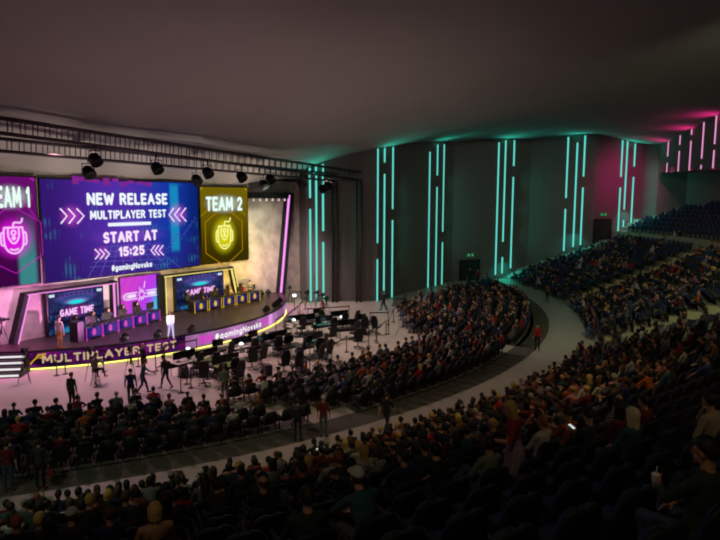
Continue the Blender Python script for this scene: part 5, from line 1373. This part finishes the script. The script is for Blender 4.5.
o12 = stand('person in a teal shirt and jeans shaking hands on the pink lit floor', 143, 394, 'shake', -1.2, 'teal', 'long', 'blue jeans', 'short', 'dark', h=1.03)
o13 = stand('person in dark clothes with a black backpack leaning into a handshake', 166.5, 389, 'shake', 1.25, 'charcoal', 'long', 'navy trousers', 'short', 'black', h=1.03)
o14 = stand('bald person in dark clothes standing close to the stage front banner', 143.5, 374, 'still', -.7, 'black', 'long', 'black trousers', None, 'dark')
o15 = stand('person in a pale green top standing behind the floor seats by a barrier', 225, 401, 'still', .6, 'sage green', 'short', 'grey trousers', 'short', 'brown')
o16 = stand('person in pale shirt and khaki trousers standing on the left of the stage', 60, 349, 'still', -.35, 'white', 'long', 'khaki trousers', 'short', 'dark', z=STAGE_Z, shoe=SHOE3, h=1.1)
o17 = stand('person in an all white spotlit outfit walking across the middle of the stage', 171, 338.5, 'walk', STAGE_ROT + 2.75, 'white', 'long', 'grey trousers', 'short', 'grey', z=STAGE_Z, skin='pale', shoe=SHOE2, tm=mat('spotlit_white', (246, 244, 250), .6, emit=(255, 236, 250), es=.95), lm=mat('spotlit_lilac', (200, 196, 240), .6, emit=(200, 190, 255), es=.8))  # spotlight on the white suit is painted in as emission
o18 = stand('person in a grey top with a tablet standing by the yellow portal', 250, 301, 'tablet', STAGE_ROT + 2.5, 'grey', 'long', 'navy trousers', 'short', 'dark', z=STAGE_Z)
o19 = stand('person in a white top standing on the cross aisle of the far stand', 674, 246.5, 'still', 1.3, 'white', 'long', 'navy trousers', 'short', 'dark', z=row_z(11) + .1)
o20 = stand('person in black clothes standing on the cross aisle beside the white top', 679, 246.5, 'still', .9, 'black', 'long', 'black trousers', 'short', 'black', z=row_z(11) + .1)
o21 = stand('person in black standing left in front of the lower double door', 470, 283, 'still', 2.7, 'black', 'long', 'black trousers', 'short', 'dark')
o22 = stand('person in a dark red top standing right in front of the lower double door', 478, 284, 'still', 2.5, 'maroon', 'long', 'black trousers', 'short', 'dark')
# bags
def bag(o, name, label, cat, local, dims, m, backpack=False):
    M = Matrix.Translation(o.location) @ Matrix.Rotation(o.rotation_euler.z, 4, 'Z'); e = empty(name, label, cat, M @ Vector(local), o.rotation_euler.z)
    t = MB(); t.box((0, 0, dims[2] / 2), dims, bev=min(dims) * .35); t.build('body', m, e)
    t = MB()
    if backpack:
        for s in (-1, 1): t.tube([(s * dims[0] * .3, dims[1] * .45, dims[2] * .2), (s * dims[0] * .36, dims[1] * 1.3, dims[2] * .6), (s * dims[0] * .3, dims[1] * .45, dims[2] * .95)], .016, 6)
        t.build('strap', m, e)
    else:
        t.tube([(-dims[0] * .3, 0, dims[2] * .95), (-dims[0] * .2, 0, dims[2] * 1.3), (dims[0] * .2, 0, dims[2] * 1.3), (dims[0] * .3, 0, dims[2] * .95)], .01, 6); t.build('handle', m, e)
    return e
REDB = mat('bag_red', (120, 26, 32), .6); BLKB = mat('bag_black', (22, 22, 24), .7)
bag(o2, 'hand_bag', 'small red bag held by the person in the grey jacket', 'bag', (.31, .03, .42), (.22, .1, .26), REDB)
bag(o10, 'hand_bag', 'small red bag held by the person in dark green', 'bag', (.31, .03, .42), (.22, .1, .26), REDB)
bag(o3, 'backpack', 'dark backpack worn by the person in the front aisle', 'backpack', (0, -.24, 1.0), (.3, .16, .42), BLKB, True)
bag(o13, 'backpack', 'black backpack worn by the person leaning into the handshake', 'backpack', (0, -.14, 1.02), (.3, .16, .42), BLKB, True)
t = MB(); e = empty('tablet', 'dark tablet held by the person in grey by the yellow portal', 'tablet', o18.location, o18.rotation_euler.z); t.box((0, .34, 1.12), (.24, .012, .17), bev=.004); t.build('body', BLACK, e)
# camera operator on a tall stool
P = fl(96.5, 385, 0); yw = yaw_to(P, S(6, 0)) - .5
me, hM = STAND['stool']; person('camera operator in a grey shirt perched on a tall stool before the stage', P, yw, me, hM, 'grey', 'long', 'black trousers', SHOE3, 'short', 'dark', 'tan', None, 1.03)
e = empty('tall_stool', 'tall black stool under the camera operator', 'stool', P, yw)
t = MB(); t.lathe([(.02, .70), (.17, .70), (.18, .74), (.16, .76)], 16, c=(0, -.05, 0)); t.build('seat', BLACK, e)
for k in range(4):
    a = PI / 4 + k * PI / 2; t = MB(); t.tube([(.1 * math.cos(a), -.05 + .1 * math.sin(a), .72), (.24 * math.cos(a), -.05 + .24 * math.sin(a), .01)], .016, 6); t.build('leg', BLACK, e)
t = MB(); t.tube([(.19 * math.cos(2 * PI * k / 16), -.05 + .19 * math.sin(2 * PI * k / 16), .29) for k in range(16)], .012, 6, closed=True); t.build('foot_ring', BLACK, e)
# players
cols = {'pink': ['black', 'black', 'charcoal', 'charcoal', 'navy'], 'yellow': ['charcoal', 'navy', 'black', 'beige', 'red']}
for (s, w, turn, kind, k) in DESKS:
    P = off(s, w, turn, -.12, 1.14); P.z = STAGE_Z; (nm, me, lo, hM) = SEATED[V[['lap', 'knees', 'lap', 'turned', 'lap'][k]]]
    person('player with a headset seated behind the %s %s emblem desk from left' % (ORD[k], kind), P + Vector((0, 0, .045)), STAGE_ROT + turn + PI, me, hM, cols[kind][k], 'short' if k % 2 else 'long', 'black trousers', SHOE, 'short', ['black', 'dark', 'black', 'brown', 'black'][k], 'fair', 'players on the stage', 1.0, headset=True)

# ------------------------------------------------------------------ camera tripods
def tripod(label, P, yaw, h=1.35, cam_s=1.0, turn=0.0):
    r = empty('camera_tripod', label, 'camera', P, yaw)
    for k in range(3):
        a = PI / 2 + 2 * PI * k / 3; q = MB(); q.tube([(.05 * math.cos(a), .05 * math.sin(a), h * .86), (.2 * math.cos(a), .2 * math.sin(a), h * .45)], .022, 6); q.tube([(.19 * math.cos(a), .19 * math.sin(a), h * .48), (.36 * math.cos(a), .36 * math.sin(a), .015)], .016, 6); q.build('leg', BLACK, r)
    q = MB(); q.tube([(0, 0, h * .5), (0, 0, h)], .03); q.lathe([(.06, h - .05), (.07, h), (.05, h + .06)], 12); q.tube([(0, 0, h), (.05, -.4, h - .12)], .012, 6); q.build('head', BLACK, r)
    q = MB(); R = Matrix.Translation((0, 0, h + .06)) @ Matrix.Scale(cam_s, 4)
    q.box((0, 0, .11), (.16, .38, .2), bev=.02, M=R); c = q.build('camera_body', BLACK, r)
    q = MB(); q.tube([(0, .19, .11), (0, .3, .11), (0, .42, .11)], [.06, .065, .085], 14, M=R); q.build('lens', BLACK, c)
    q = MB(); q.box((-.02, -.1, .25), (.1, .16, .07), bev=.01, M=R); q.tube([(0, -.05, .21), (0, .0, .27), (0, .12, .27), (0, .15, .21)], .012, 6, M=R); q.build('viewfinder', BLACK, c)
    return r
ctr = S(8, 1)
for (x, y, z, h, lab, tgt) in [(3, 346, STAGE_Z, 1.35, 'tripod camera on the stage at the left edge of the picture', S(6, 3)), (26, 383, 0, 1.55, 'tripod camera on the floor by the stage steps', S(2, 0)), (131, 377, 0, 1.4, 'tripod camera beside the bald person at the banner', S(8, 2)), (94, 386, 0, .1, None, None),
                               (290, 303.5, 0, 1.3, 'tripod camera just right of the tall portal', S(10, 4)), (307.5, 309, 0, 1.3, 'leftmost of the tripod cameras near the teal strips', S(10, 4)), (317.5, 309, 0, 1.3, 'second tripod camera from the left near the teal strips', S(10, 4)), (322.5, 311.5, 0, 1.25, 'third tripod camera from the left near the teal strips', S(10, 4)), (326.5, 314, 0, 1.15, 'rightmost tripod camera near the teal strips', S(10, 4))]:
    if lab is None: continue
    P = fl(x, y, z); tripod(lab, P, yaw_to(P, tgt), h)
P = fl(92, 381, 0); tripod('tripod camera operated from the tall stool before the stage', P, yaw_to(P, S(6, 0)), 1.5)

# ------------------------------------------------------------------ belt barriers
POST = mat('post_metal', (60, 52, 56), .35, .7)
def barrier(label, A_, B_, belt=True):
    A_, B_ = Vector(A_), Vector(B_); d = B_ - A_; r = empty('belt_barrier', label, 'barrier', A_, math.atan2(d.y, d.x), 'belt barriers round the floor'); L = d.length
    for x in ((0, L) if belt else (0,)):
        q = MB(); q.tube([(x, 0, .02), (x, 0, .98)], .03, 8); q.lathe([(.045, .95), (.045, 1.03), (.02, 1.04)], 10, c=(x, 0, 0)); p_ = q.build('post', POST, r)
        q = MB(); q.lathe([(.17, 0), (.17, .015), (.05, .035)], 16, c=(x, 0, 0)); q.build('base', POST, p_)
    if belt: q = MB(); q.box((L / 2, 0, .95), (L, .012, .085)); q.build('belt', mat('belt_dark', (44, 38, 46), .8), r)
for (x0, y0, x1, y1, lab) in [(332, 361, 346.5, 352, 'barrier in front of the floor seats, left of the lone chair'), (370, 325, 388, 325, 'barrier facing the truss towers beside the walking person'), (368.5, 346, 376, 341, 'barrier just left of the right floor seats'), (377, 343, 386, 334.5, 'barrier running back along the right floor seats'), (388.5, 334, 393.5, 322, 'farther barrier along the right floor seats'),
                              (191, 388, 208, 379, 'barrier right of the handshake before the first gaming desks'), (226, 386, 243, 390, 'barrier before the gaming desks at the aisle'), (308, 321, 349, 318, 'long barrier behind the gaming desks'), (292, 301.5, 302, 302.5, 'barrier beside the tall portal leg'), (156, 371, 164, 364, 'barrier behind the person with the backpack'),
                              (165, 362, 197, 355, 'barrier along the stage front at the pink panel'), (276, 333, 284, 327, 'left barrier along the right end of the stage'), (286, 329, 298, 318, 'middle barrier along the right end of the stage'), (300, 316, 305, 309, 'right barrier along the right end of the stage'), (303.5, 372, 310, 378, 'barrier at the corner of centre floor seats'), (181, 393, 187, 384, 'barrier left of the purple computer case')]:
    barrier(lab, fl(x0, y0), fl(x1, y1))
for (x, y, lab) in [(57, 375.5, 'single post left on the floor under the banner'), (65.5, 374, 'single post second on the floor under the banner'), (104, 371.5, 'single post behind the tall stool under the banner'), (138.5, 366.5, 'single post behind the bald person')]:
    barrier(lab, fl(x, y), fl(x + 2, y), False)

# ------------------------------------------------------------------ gaming area on the floor
def make_table(label, top, group):
    r = empty('gaming_desk', label, 'desk', (0, 0, 0), 0, group)
    t = MB(); t.box((0, 0, .73), (1.5, .75, .04), bev=.008); t.build('desk_top', top, r)
    for sx in (-1, 1):
        for sy in (-1, 1): t = MB(); t.tube([(sx * .7, sy * .32, .71), (sx * .7, sy * .32, .01)], .022, 6); t.build('leg', BLACK, r)
    t = MB(); t.box((0, .3, .55), (1.38, .02, .3)); t.build('modesty_panel', BLACK, r)
    return r
TOPW = mat('table_white', (186, 180, 176), .5); TOPB = mat('table_black', (26, 26, 28), .5); TOPT = mat('table_teal', (20, 120, 110), .6); TOPG = mat('table_green', (110, 140, 60), .6)
LIT = emis('monitor_blue', (150, 215, 235), .75)
fm0 = fc0 = None; nm_ = nc_ = 0
for k, (x, y, top, rz, lab) in enumerate([(186, 374, TOPW, .9, 'white gaming desk at the left end of the floor area'), (208, 372, TOPG, .85, 'green topped gaming desk near the left floor barrier'), (219, 361, TOPB, .75, 'black gaming desk below the pink arrows of the stage'), (229, 378, TOPG, .8, 'green topped gaming desk nearest the floor seats'), (243, 358, TOPW, .8, 'white gaming desk with the bright laptop below the stage words'), (254, 351, TOPB, .75, 'black gaming desk facing the stage words'),
                                          (268, 355, TOPB, .8, 'black gaming desk right of the bright laptop desk'), (279, 351, TOPW, .75, 'white gaming desk with a laptop in the middle'), (290, 357, TOPB, .8, 'black gaming desk in the middle near the seats'), (297, 333, TOPW, .7, 'white gaming desk by the right end of stage'), (308, 332, TOPB, .7, 'black gaming desk behind the stage end'), (318, 325, TOPT, .6, 'teal topped gaming desk near the red top person'),
                                          (325, 334, TOPT, .6, 'teal topped gaming desk in the right group'), (315, 353, TOPT, .8, 'teal topped gaming desk nearest the centre seats'), (309, 357, TOPB, .8, 'black gaming desk next to the teal desk'), (340, 328, TOPW, .5, 'white gaming desk with the bright lamp at right'), (348, 338, TOPB, .4, 'black gaming desk at the right of the floor area'), (362, 332, TOPB, .4, 'black gaming desk farthest right on the floor')]):
    P = fl(x, y, .0); o = make_table(lab, top, 'gaming desks on the floor'); o.location = P; o.rotation_euler = (0, 0, rz)
    M = Matrix.Translation(P) @ Matrix.Rotation(rz, 4, 'Z')
    def put(name, dx, dy): return M @ Vector((dx, dy, .752))
    ml = 'black monitor on the ' + lab.replace('gaming desk', 'desk')
    for dx in ((-.36, .36) if k % 3 != 2 else (0,)):
        ml2 = ' '.join((('left ' if dx < 0 else 'right ' if dx > 0 else '') + ml).split()[:16])
        if fm0 is None: fm0 = make_monitor(ml2, 'monitors on the floor desks'); q = fm0; q.location = put('', dx, .1); q.rotation_euler = (0, 0, rz + PI)
        else: dup(fm0, put('', dx, .1), rz + PI, ml2)
    q = M @ Vector((-.1 if k % 2 else .15, -.75, 0)); cl = 'black gaming chair at the ' + lab.replace('gaming desk', 'desk'); cl = ' '.join(cl.split()[:16])
    if fc0 is None: fc0 = make_gaming_chair(cl, 'gaming chairs on the floor'); fc0.location = q; fc0.rotation_euler = (0, 0, rz + .3)
    else: dup(fc0, q, rz + ((k * 37) % 11 - 5) * .12, cl)
for k, (x, y, rz, lab) in enumerate([(204, 385, .3, 'black gaming chair left of the two chairs nearest the floor seats'), (222, 388, .5, 'middle black gaming chair nearest the floor seats'), (238, 385, .9, 'black gaming chair right of the two chairs nearest the floor seats'), (252, 369, .4, 'black gaming chair in front of the purple computer case'), (261, 366, 1.0, 'black gaming chair just left of the purple computer case'), (284, 373, .6, 'black gaming chair right of the purple computer case'), (296, 374, .8, 'black gaming chair before the centre floor seats'), (318, 366, 1.0, 'black gaming chair at the corner of centre seats'), (327, 361, .9, 'black gaming chair left of the front barrier'), (331, 343, .7, 'black gaming chair in the middle of the right group'), (358, 348, .2, 'black gaming chair right of the front barrier'), (376, 334, -.5, 'lone black gaming chair beside the right floor seats'), (355, 328, .8, 'black gaming chair behind the right end desks')]):
    dup(fc0, fl(x, y), rz, lab)
# laptops and task lamps that shine
def laptop(label, P, rz):
    r = empty('laptop', label, 'laptop', P, rz, 'open laptops on the floor desks')
    t = MB(); t.box((0, 0, .01), (.36, .25, .02), bev=.006); t.build('base', mat('laptop_grey', (150, 160, 166), .4), r)
    t = MB(); R = Matrix.Translation((0, .125, .02)) @ Matrix.Rotation(-.3, 4, 'X'); t.box((0, 0, .125), (.36, .012, .25), bev=.004, M=R); l_ = t.build('lid', mat('laptop_grey', (150, 160, 166), .4), r)
    t = MB(); t.box((0, -.008, .125), (.33, .003, .22), M=R); t.build('display', emis('laptop_light', (190, 232, 246), 2.2), l_)
def lamp(label, P):
    r = empty('desk_lamp', label, 'lamp', P, 0, 'bright task lamps on the floor')
    t = MB(); t.lathe([(.07, 0), (.07, .02), (.015, .03)], 12); t.build('base', BLACK, r); t = MB(); t.tube([(0, 0, .02), (0, .02, .2), (0, -.03, .28)], .012, 6); t.build('stem', BLACK, r)
    t = MB(); t.sphere((0, -.05, .28), (.12, .12, .07), n=12, m=8); t.build('shade', emis('lamp_light', (225, 248, 255), 3.0), r)
for (x, y, lab) in [(188, 357, 'open laptop shining at the left end of the desks'), (241, 352.5, 'open laptop shining below the stage words'), (274, 344.5, 'open laptop shining in the middle of the desks'), (293.5, 327, 'open laptop shining by the stage end'), (331, 324, 'open laptop shining in the right group')]:
    laptop(lab, fl(x, y, .755), .75 + PI)
    P = fl(x, y, 0)
for (x, y, lab) in [(188.5, 353, 'bright task lamp at the left end of the desks'), (241.5, 348, 'bright task lamp below the stage words'), (341.5, 320.5, 'bright task lamp in the right group'), (294, 323.5, 'bright task lamp by the stage end')]:
    lamp(lab, fl(x, y, .755))
# lamp on a stand near the portal
P = fl(294.5, 309.5); r = empty('standing_lamp', 'small bright lamp on a post by the tall portal', 'lamp', P, 0)
t = MB(); t.tube([(0, 0, .02), (0, 0, 1.15)], .03, 8); t.build('post', POST, r); t = MB(); t.lathe([(.18, 0), (.18, .02), (.03, .04)], 14); t.build('base', POST, r); t = MB(); t.box((0, 0, 1.22), (.3, .1, .2), bev=.02); t.build('lamp_head', emis('lamp_light', (225, 248, 255), 3.0), r)
# desks under the loose laptops
for (x, y, lab) in [(188, 357, 'small white table under the left laptop'), (293.5, 326, 'small white table under the laptop by the stage end')]:
    P = fl(x, y, .75); e = empty('side_table', lab, 'table', (P.x, P.y, 0), .75)
    t = MB(); t.box((0, 0, .73), (.9, .6, .04)); t.build('table_top', TOPW, e)
    for sx in (-1, 1):
        for sy in (-1, 1): t = MB(); t.tube([(sx * .4, sy * .25, .71), (sx * .4, sy * .25, .01)], .02, 6); t.build('leg', BLACK, e)
# computer cases
PC = mat('case_purple', (54, 34, 52), .5)
for (x, y, rz, lab) in [(184, 377, .5, 'purple computer case on the floor at the left desks'), (267, 375, .6, 'purple computer case on the open floor in the middle'), (287, 329, .4, 'purple computer case by the end of the stage'), (314, 345, .5, 'purple computer case beside the teal desk'), (302, 371, .6, 'purple computer case near the centre floor seats'), (363, 334.5, .2, 'purple computer case at the right end desks')]:
    e = empty('computer_case', lab, 'computer', fl(x, y), rz, 'computer cases on the floor')
    t = MB(); t.box((0, 0, .3), (.42, .5, .58), bev=.02); t.build('case', PC, e)
    t = MB(); t.box((0, -.252, .3), (.36, .01, .5)); t.build('front_grille', mat('case_dark', (34, 22, 32), .6), e)
    t = MB()
    for sx in (-1, 1): t.box((sx * .15, 0, .006), (.06, .4, .012))
    t.build('feet', BLACK, e)
# ================================================================== LIGHT AND CAMERA
def spot(name, P, T, energy, rgb, size=60, blend=.6, radius=.15, parent=None):
    l = bpy.data.lights.new(name, 'SPOT'); l.energy = energy; l.color = lin(rgb)[:3]; l.spot_size = math.radians(size); l.spot_blend = blend; l.shadow_soft_size = radius
    o = bpy.data.objects.new(name, l); COL.objects.link(o); o.location = P
    o.rotation_euler = (Vector(T) - Vector(P)).to_track_quat('-Z', 'Y').to_euler(); return o
def area(name, P, T, energy, rgb, sx, sy):
    l = bpy.data.lights.new(name, 'AREA'); l.energy = energy; l.color = lin(rgb)[:3]; l.shape = 'RECTANGLE'; l.size = sx; l.size_y = sy
    o = bpy.data.objects.new(name, l); COL.objects.link(o); o.location = P
    o.rotation_euler = (Vector(T) - Vector(P)).to_track_quat('-Z', 'Y').to_euler(); return o
# stage wash from the trusses
tgt = [(S(-3, 1.0, 3), 1500, (255, 180, 235)), (S(1, 4.5, 0), 1000, (255, 190, 230)), (S(6, 4, 1), 900, (255, 220, 220)), (S(9, 2, 2), 800, (255, 226, 170)), (S(12, 3, 1.2), 900, (255, 214, 160)), (S(17, .5, 3), 1300, (255, 230, 170)), (S(20, .3, 5), 1100, (236, 240, 220)), (S(22, 2, 1), 900, (255, 220, 220))]
for k, (T, e, c) in enumerate(tgt):
    o, P, dr = LAMPS[[0, 1, 2, 3, 4, 5, 6, 8][k]]
    Q = P + Vector((0, 0, -.72)); d = (Vector(T) - Q).normalized()
    spot('stage_spot', Q + d * .4, T, e * 2.6, c, 70, .9, .2)
# floor in front of the stage, lit from the front truss
for (s, w, sz, e, c) in ((0, 9, 12.6, 3500, (255, 192, 208)), (8, 12, 12.4, 2600, (255, 214, 205)), (16, 13, 12.2, 2600, (255, 226, 208)), (23, 10, 11.6, 2100, (255, 214, 214))):
    spot('floor_spot', S(s - 1.0, w - 5, sz), S(s, w + 1, 0), e * 1.5, c, 85, .9, .3)
q = S(3.9, 6.6, STAGE_Z)
# dim house lights in the ceiling above the stand (out of the picture)
for (x, y, z, tx, ty, e, c, sz) in ((4, 14, 17.2, 4, 24, 560, (255, 226, 160), 80), (-12, 8, 16.2, -10, 19, 700, (214, 236, 190), 80), (18, 22, 17.0, 20, 54, 2500, (226, 238, 184), 80), (14, 4, 17.6, 12, 14, 350, (255, 222, 150), 85), (-2, -2, 17.6, 0, 6, 160, (255, 226, 170), 85)):
    spot('house_light', (x, y, z), (tx, ty, 0), e * 2.2, c, sz, .9, .4)
# added fill without fixtures, upward to the ceiling and frontal to the stage wall
for (s_, w_, T, e, c) in ((-3, 12, S(-5, 11, 15), 420, (255, 214, 214)), (4, 15, S(3, 13, 15.5), 620, (255, 224, 218)), (11, 16, S(10, 14, 15.5), 560, (255, 222, 210)), (19, 14, S(18, 13, 15), 340, (240, 226, 214))):
    spot('ceiling_fill', S(s_, w_, 1.3), T, e, c, 120, 1.0, .05)
for (k, s_) in ((0, -1), (1, 4), (2, 9), (3, 14), (4, 18)):
    P = FLP[k] + Vector((0, 0, .7)); spot('edge_ceiling_fill', P, S(s_, .9, 12.0), 2500, (255, 240, 220), 46, 1.0, .05)  # extra spots above the edge lights, added to brighten the low ceiling
for (s_, w_, z_, T, e, c, sz) in ((-1, 17, 14.3, S(-1.5, 0, 3.0), 5600, (255, 158, 232), 30), (5, 18, 14.3, S(5, 0, 3.2), 4200, (255, 220, 235), 30), (12, 18, 14.0, S(11.5, 0, 3.2), 4200, (255, 226, 165), 28), (18, 17, 13.6, S(18.5, 0, 5.2), 2900, (232, 238, 206), 34)):
    spot('front_fill', S(s_, w_, z_), T, e, c, sz, 1.0, .05)  # invisible frontal spots added to lighten the wall under the screens
# the round lights on the stage edge wash the concrete behind the desks
for (k, T, e, c) in ((0, S(-1.5, 0, 3.6), 3000, (255, 150, 236)), (0, S(3.6, 0, 3.2), 1300, (255, 214, 240)), (1, S(4.5, 0, 3.8), 2600, (255, 222, 240)), (2, S(9.0, 0, 3.6), 1800, (255, 222, 140)), (3, S(15.5, 0, 3.4), 3000, (255, 208, 90)), (4, S(18.5, 0, 5), 800, (255, 226, 170)), (5, S(21, 0, 4), 500, (255, 110, 240))):
    P = FLP[k] + Vector((0, 0, .75)); spot('stage_edge_spot', P, T, e, c, 75, 1.0, .08)
# added magenta spots for the tall portal's spill and the stage's left end
for (P, T, e, c, sz) in ((LAMPS[8][1] + Vector((0, 0, -.8)), (-5.3, 55.5, 6), 3600, (255, 60, 205), 34), (S(21.2, 1.0, 5.0), S(20.2, 2.6, STAGE_Z), 520, (255, 40, 220), 70), (S(-5.0, 3.0, 9.5), S(-3.4, 1.8, STAGE_Z), 5200, (255, 36, 205), 34)):
    spot('magenta_fill', P, T, e, c, sz, 1.0, .06)
a_, b_ = S(21.35, .55, 1.6), S(22.45, .55, 9.4); m_ = (a_ + b_) / 2
o = area('portal_strip_light', m_, m_ - SU, 700, (255, 70, 236), .1, .1); o.data.shape = 'RECTANGLE'; o.data.size = (b_ - a_).length; o.data.size_y = .1
X_ = (b_ - a_).normalized(); Z_ = (SU - SN * .0); Z_ = (Z_ - X_ * Z_.dot(X_)).normalized(); o.rotation_euler = Matrix((X_, Z_.cross(X_), Z_)).transposed().to_euler()
# what the wall strips throw on the neighbouring panels and the ceiling
for (seg, where, cols) in clusters:
    P, n, t = plane_hit(cols[-1][0], 160, *seg); Pm = plane_hit(cols[1][0], 160, *seg)[0]
    ct = float(ceil_z(Pm.x, Pm.y)[0])
    Q = Vector((Pm.x, Pm.y, ct - 1.6)) + n * .5; spot('strip_uplight', Q, Q + Vector((n.x * .8, n.y * .8, 1)), 260, (40, 215, 185), 150, 1.0, .05)
    if Pm.x > 15:       # the stairs beside the last three clusters
        zf_ = max(0, .43 * (math.hypot(Pm.x - BC.x, Pm.y - BC.y) - 44)); Q = Vector((Pm.x, Pm.y, zf_ + 2.6)) + n * .8; spot('strip_downlight', Q, Q + n * .25 - Vector((0, 0, 1)), 420, (40, 215, 185), 130, 1.0, .05)
    for zf in (.3, .5, .7):
        Q = Vector((P.x, P.y, ct * zf + (4 if Pm.x > 22 else 0) * (1 - zf))) + n * 1.5; spot('strip_sidelight', Q, Q + t - n * .05, 75, (40, 215, 180), 125, 1.0, .05)
for x in (672, 690, 712):
    P, n, t = plane_hit(x, 168, *BOXW); Q = Vector((P.x, P.y, P.z - .5)) + n * .7; spot('strip_downlight', Q, Q - Vector((n.x * .9, n.y * .9, .3)), 70, (255, 40, 150), 140, 1.0, .05)
for x in (669, 693, 717):
    P, n, t = plane_hit(x, 140, *BOXW); ct = float(ceil_z(P.x, P.y)[0])
    Q = Vector((P.x, P.y, ct - 1.2)) + n * .35; spot('strip_uplight', Q, Q + Vector((n.x * .8, n.y * .8, 1)), 150, (255, 40, 150), 150, 1.0, .05)
P, n, t = plane_hit(669, 160, *BOXW); Q = Vector((P.x, P.y, 13.6)) + n * 1.0; spot('strip_sidelight', Q, (31, 72, 11.0), 1700, (255, 50, 150), 100, 1.0, .05)
# added unseen spots high behind the stand that brighten the far walls
for (T, e, c, sz) in (((4, 60, 9), 7000, (255, 226, 214), 22), ((18, 72, 10), 8000, (246, 226, 226), 20), ((33, 70, 12), 4000, (236, 232, 226), 20), ((39, 68, 8.6), 9000, (236, 236, 228), 12)):
    spot('wall_fill', (-6, -6, 15.8), T, e, c, sz, 1.0, .4)
# pink and warm washes for the concrete behind the stage
for (s_, z_, T, e, c) in ((-1.0, 9, S(-2.6, 0, 2.8), 2600, (255, 190, 240)), (4.3, 9, S(4.4, 0, 2.6), 900, (255, 205, 240)), (16.5, 10, S(16.8, 0, 4.0), 2200, (255, 226, 160)), (9.2, 9, S(9.3, 0, 2.6), 900, (255, 226, 140))):
    spot('stage_wash', S(s_, 5.5, z_ + 1.2), T, e, c, 34, .9, .2)
w = bpy.data.worlds.new('hall_air'); scene.world = w; w.use_nodes = True
w.node_tree.nodes['Background'].inputs[0].default_value = (.5, .55, .6, 1); w.node_tree.nodes['Background'].inputs[1].default_value = .05

cam = bpy.data.cameras.new('camera'); co = bpy.data.objects.new('camera', cam); COL.objects.link(co)
cam.sensor_width = 36; cam.lens = F_PX / 720 * 36; cam.clip_end = 400; cam.clip_start = .05
R = Matrix((_r2, _u2, -_fw)).transposed(); co.matrix_world = Matrix.Translation(EYE) @ R.to_4x4()
scene.camera = co
scene.view_settings.view_transform = 'Standard'; scene.view_settings.look = 'None'; scene.view_settings.exposure = 0; scene.view_settings.gamma = 1; scene.view_settings.use_curve_mapping = False
scene.cycles.max_bounces = 5; scene.cycles.diffuse_bounces = 3; scene.cycles.glossy_bounces = 2; scene.cycles.use_light_tree = True
scene.cycles.sample_clamp_indirect = 4
try: scene.cycles.filter_width = 2.0
except Exception: pass
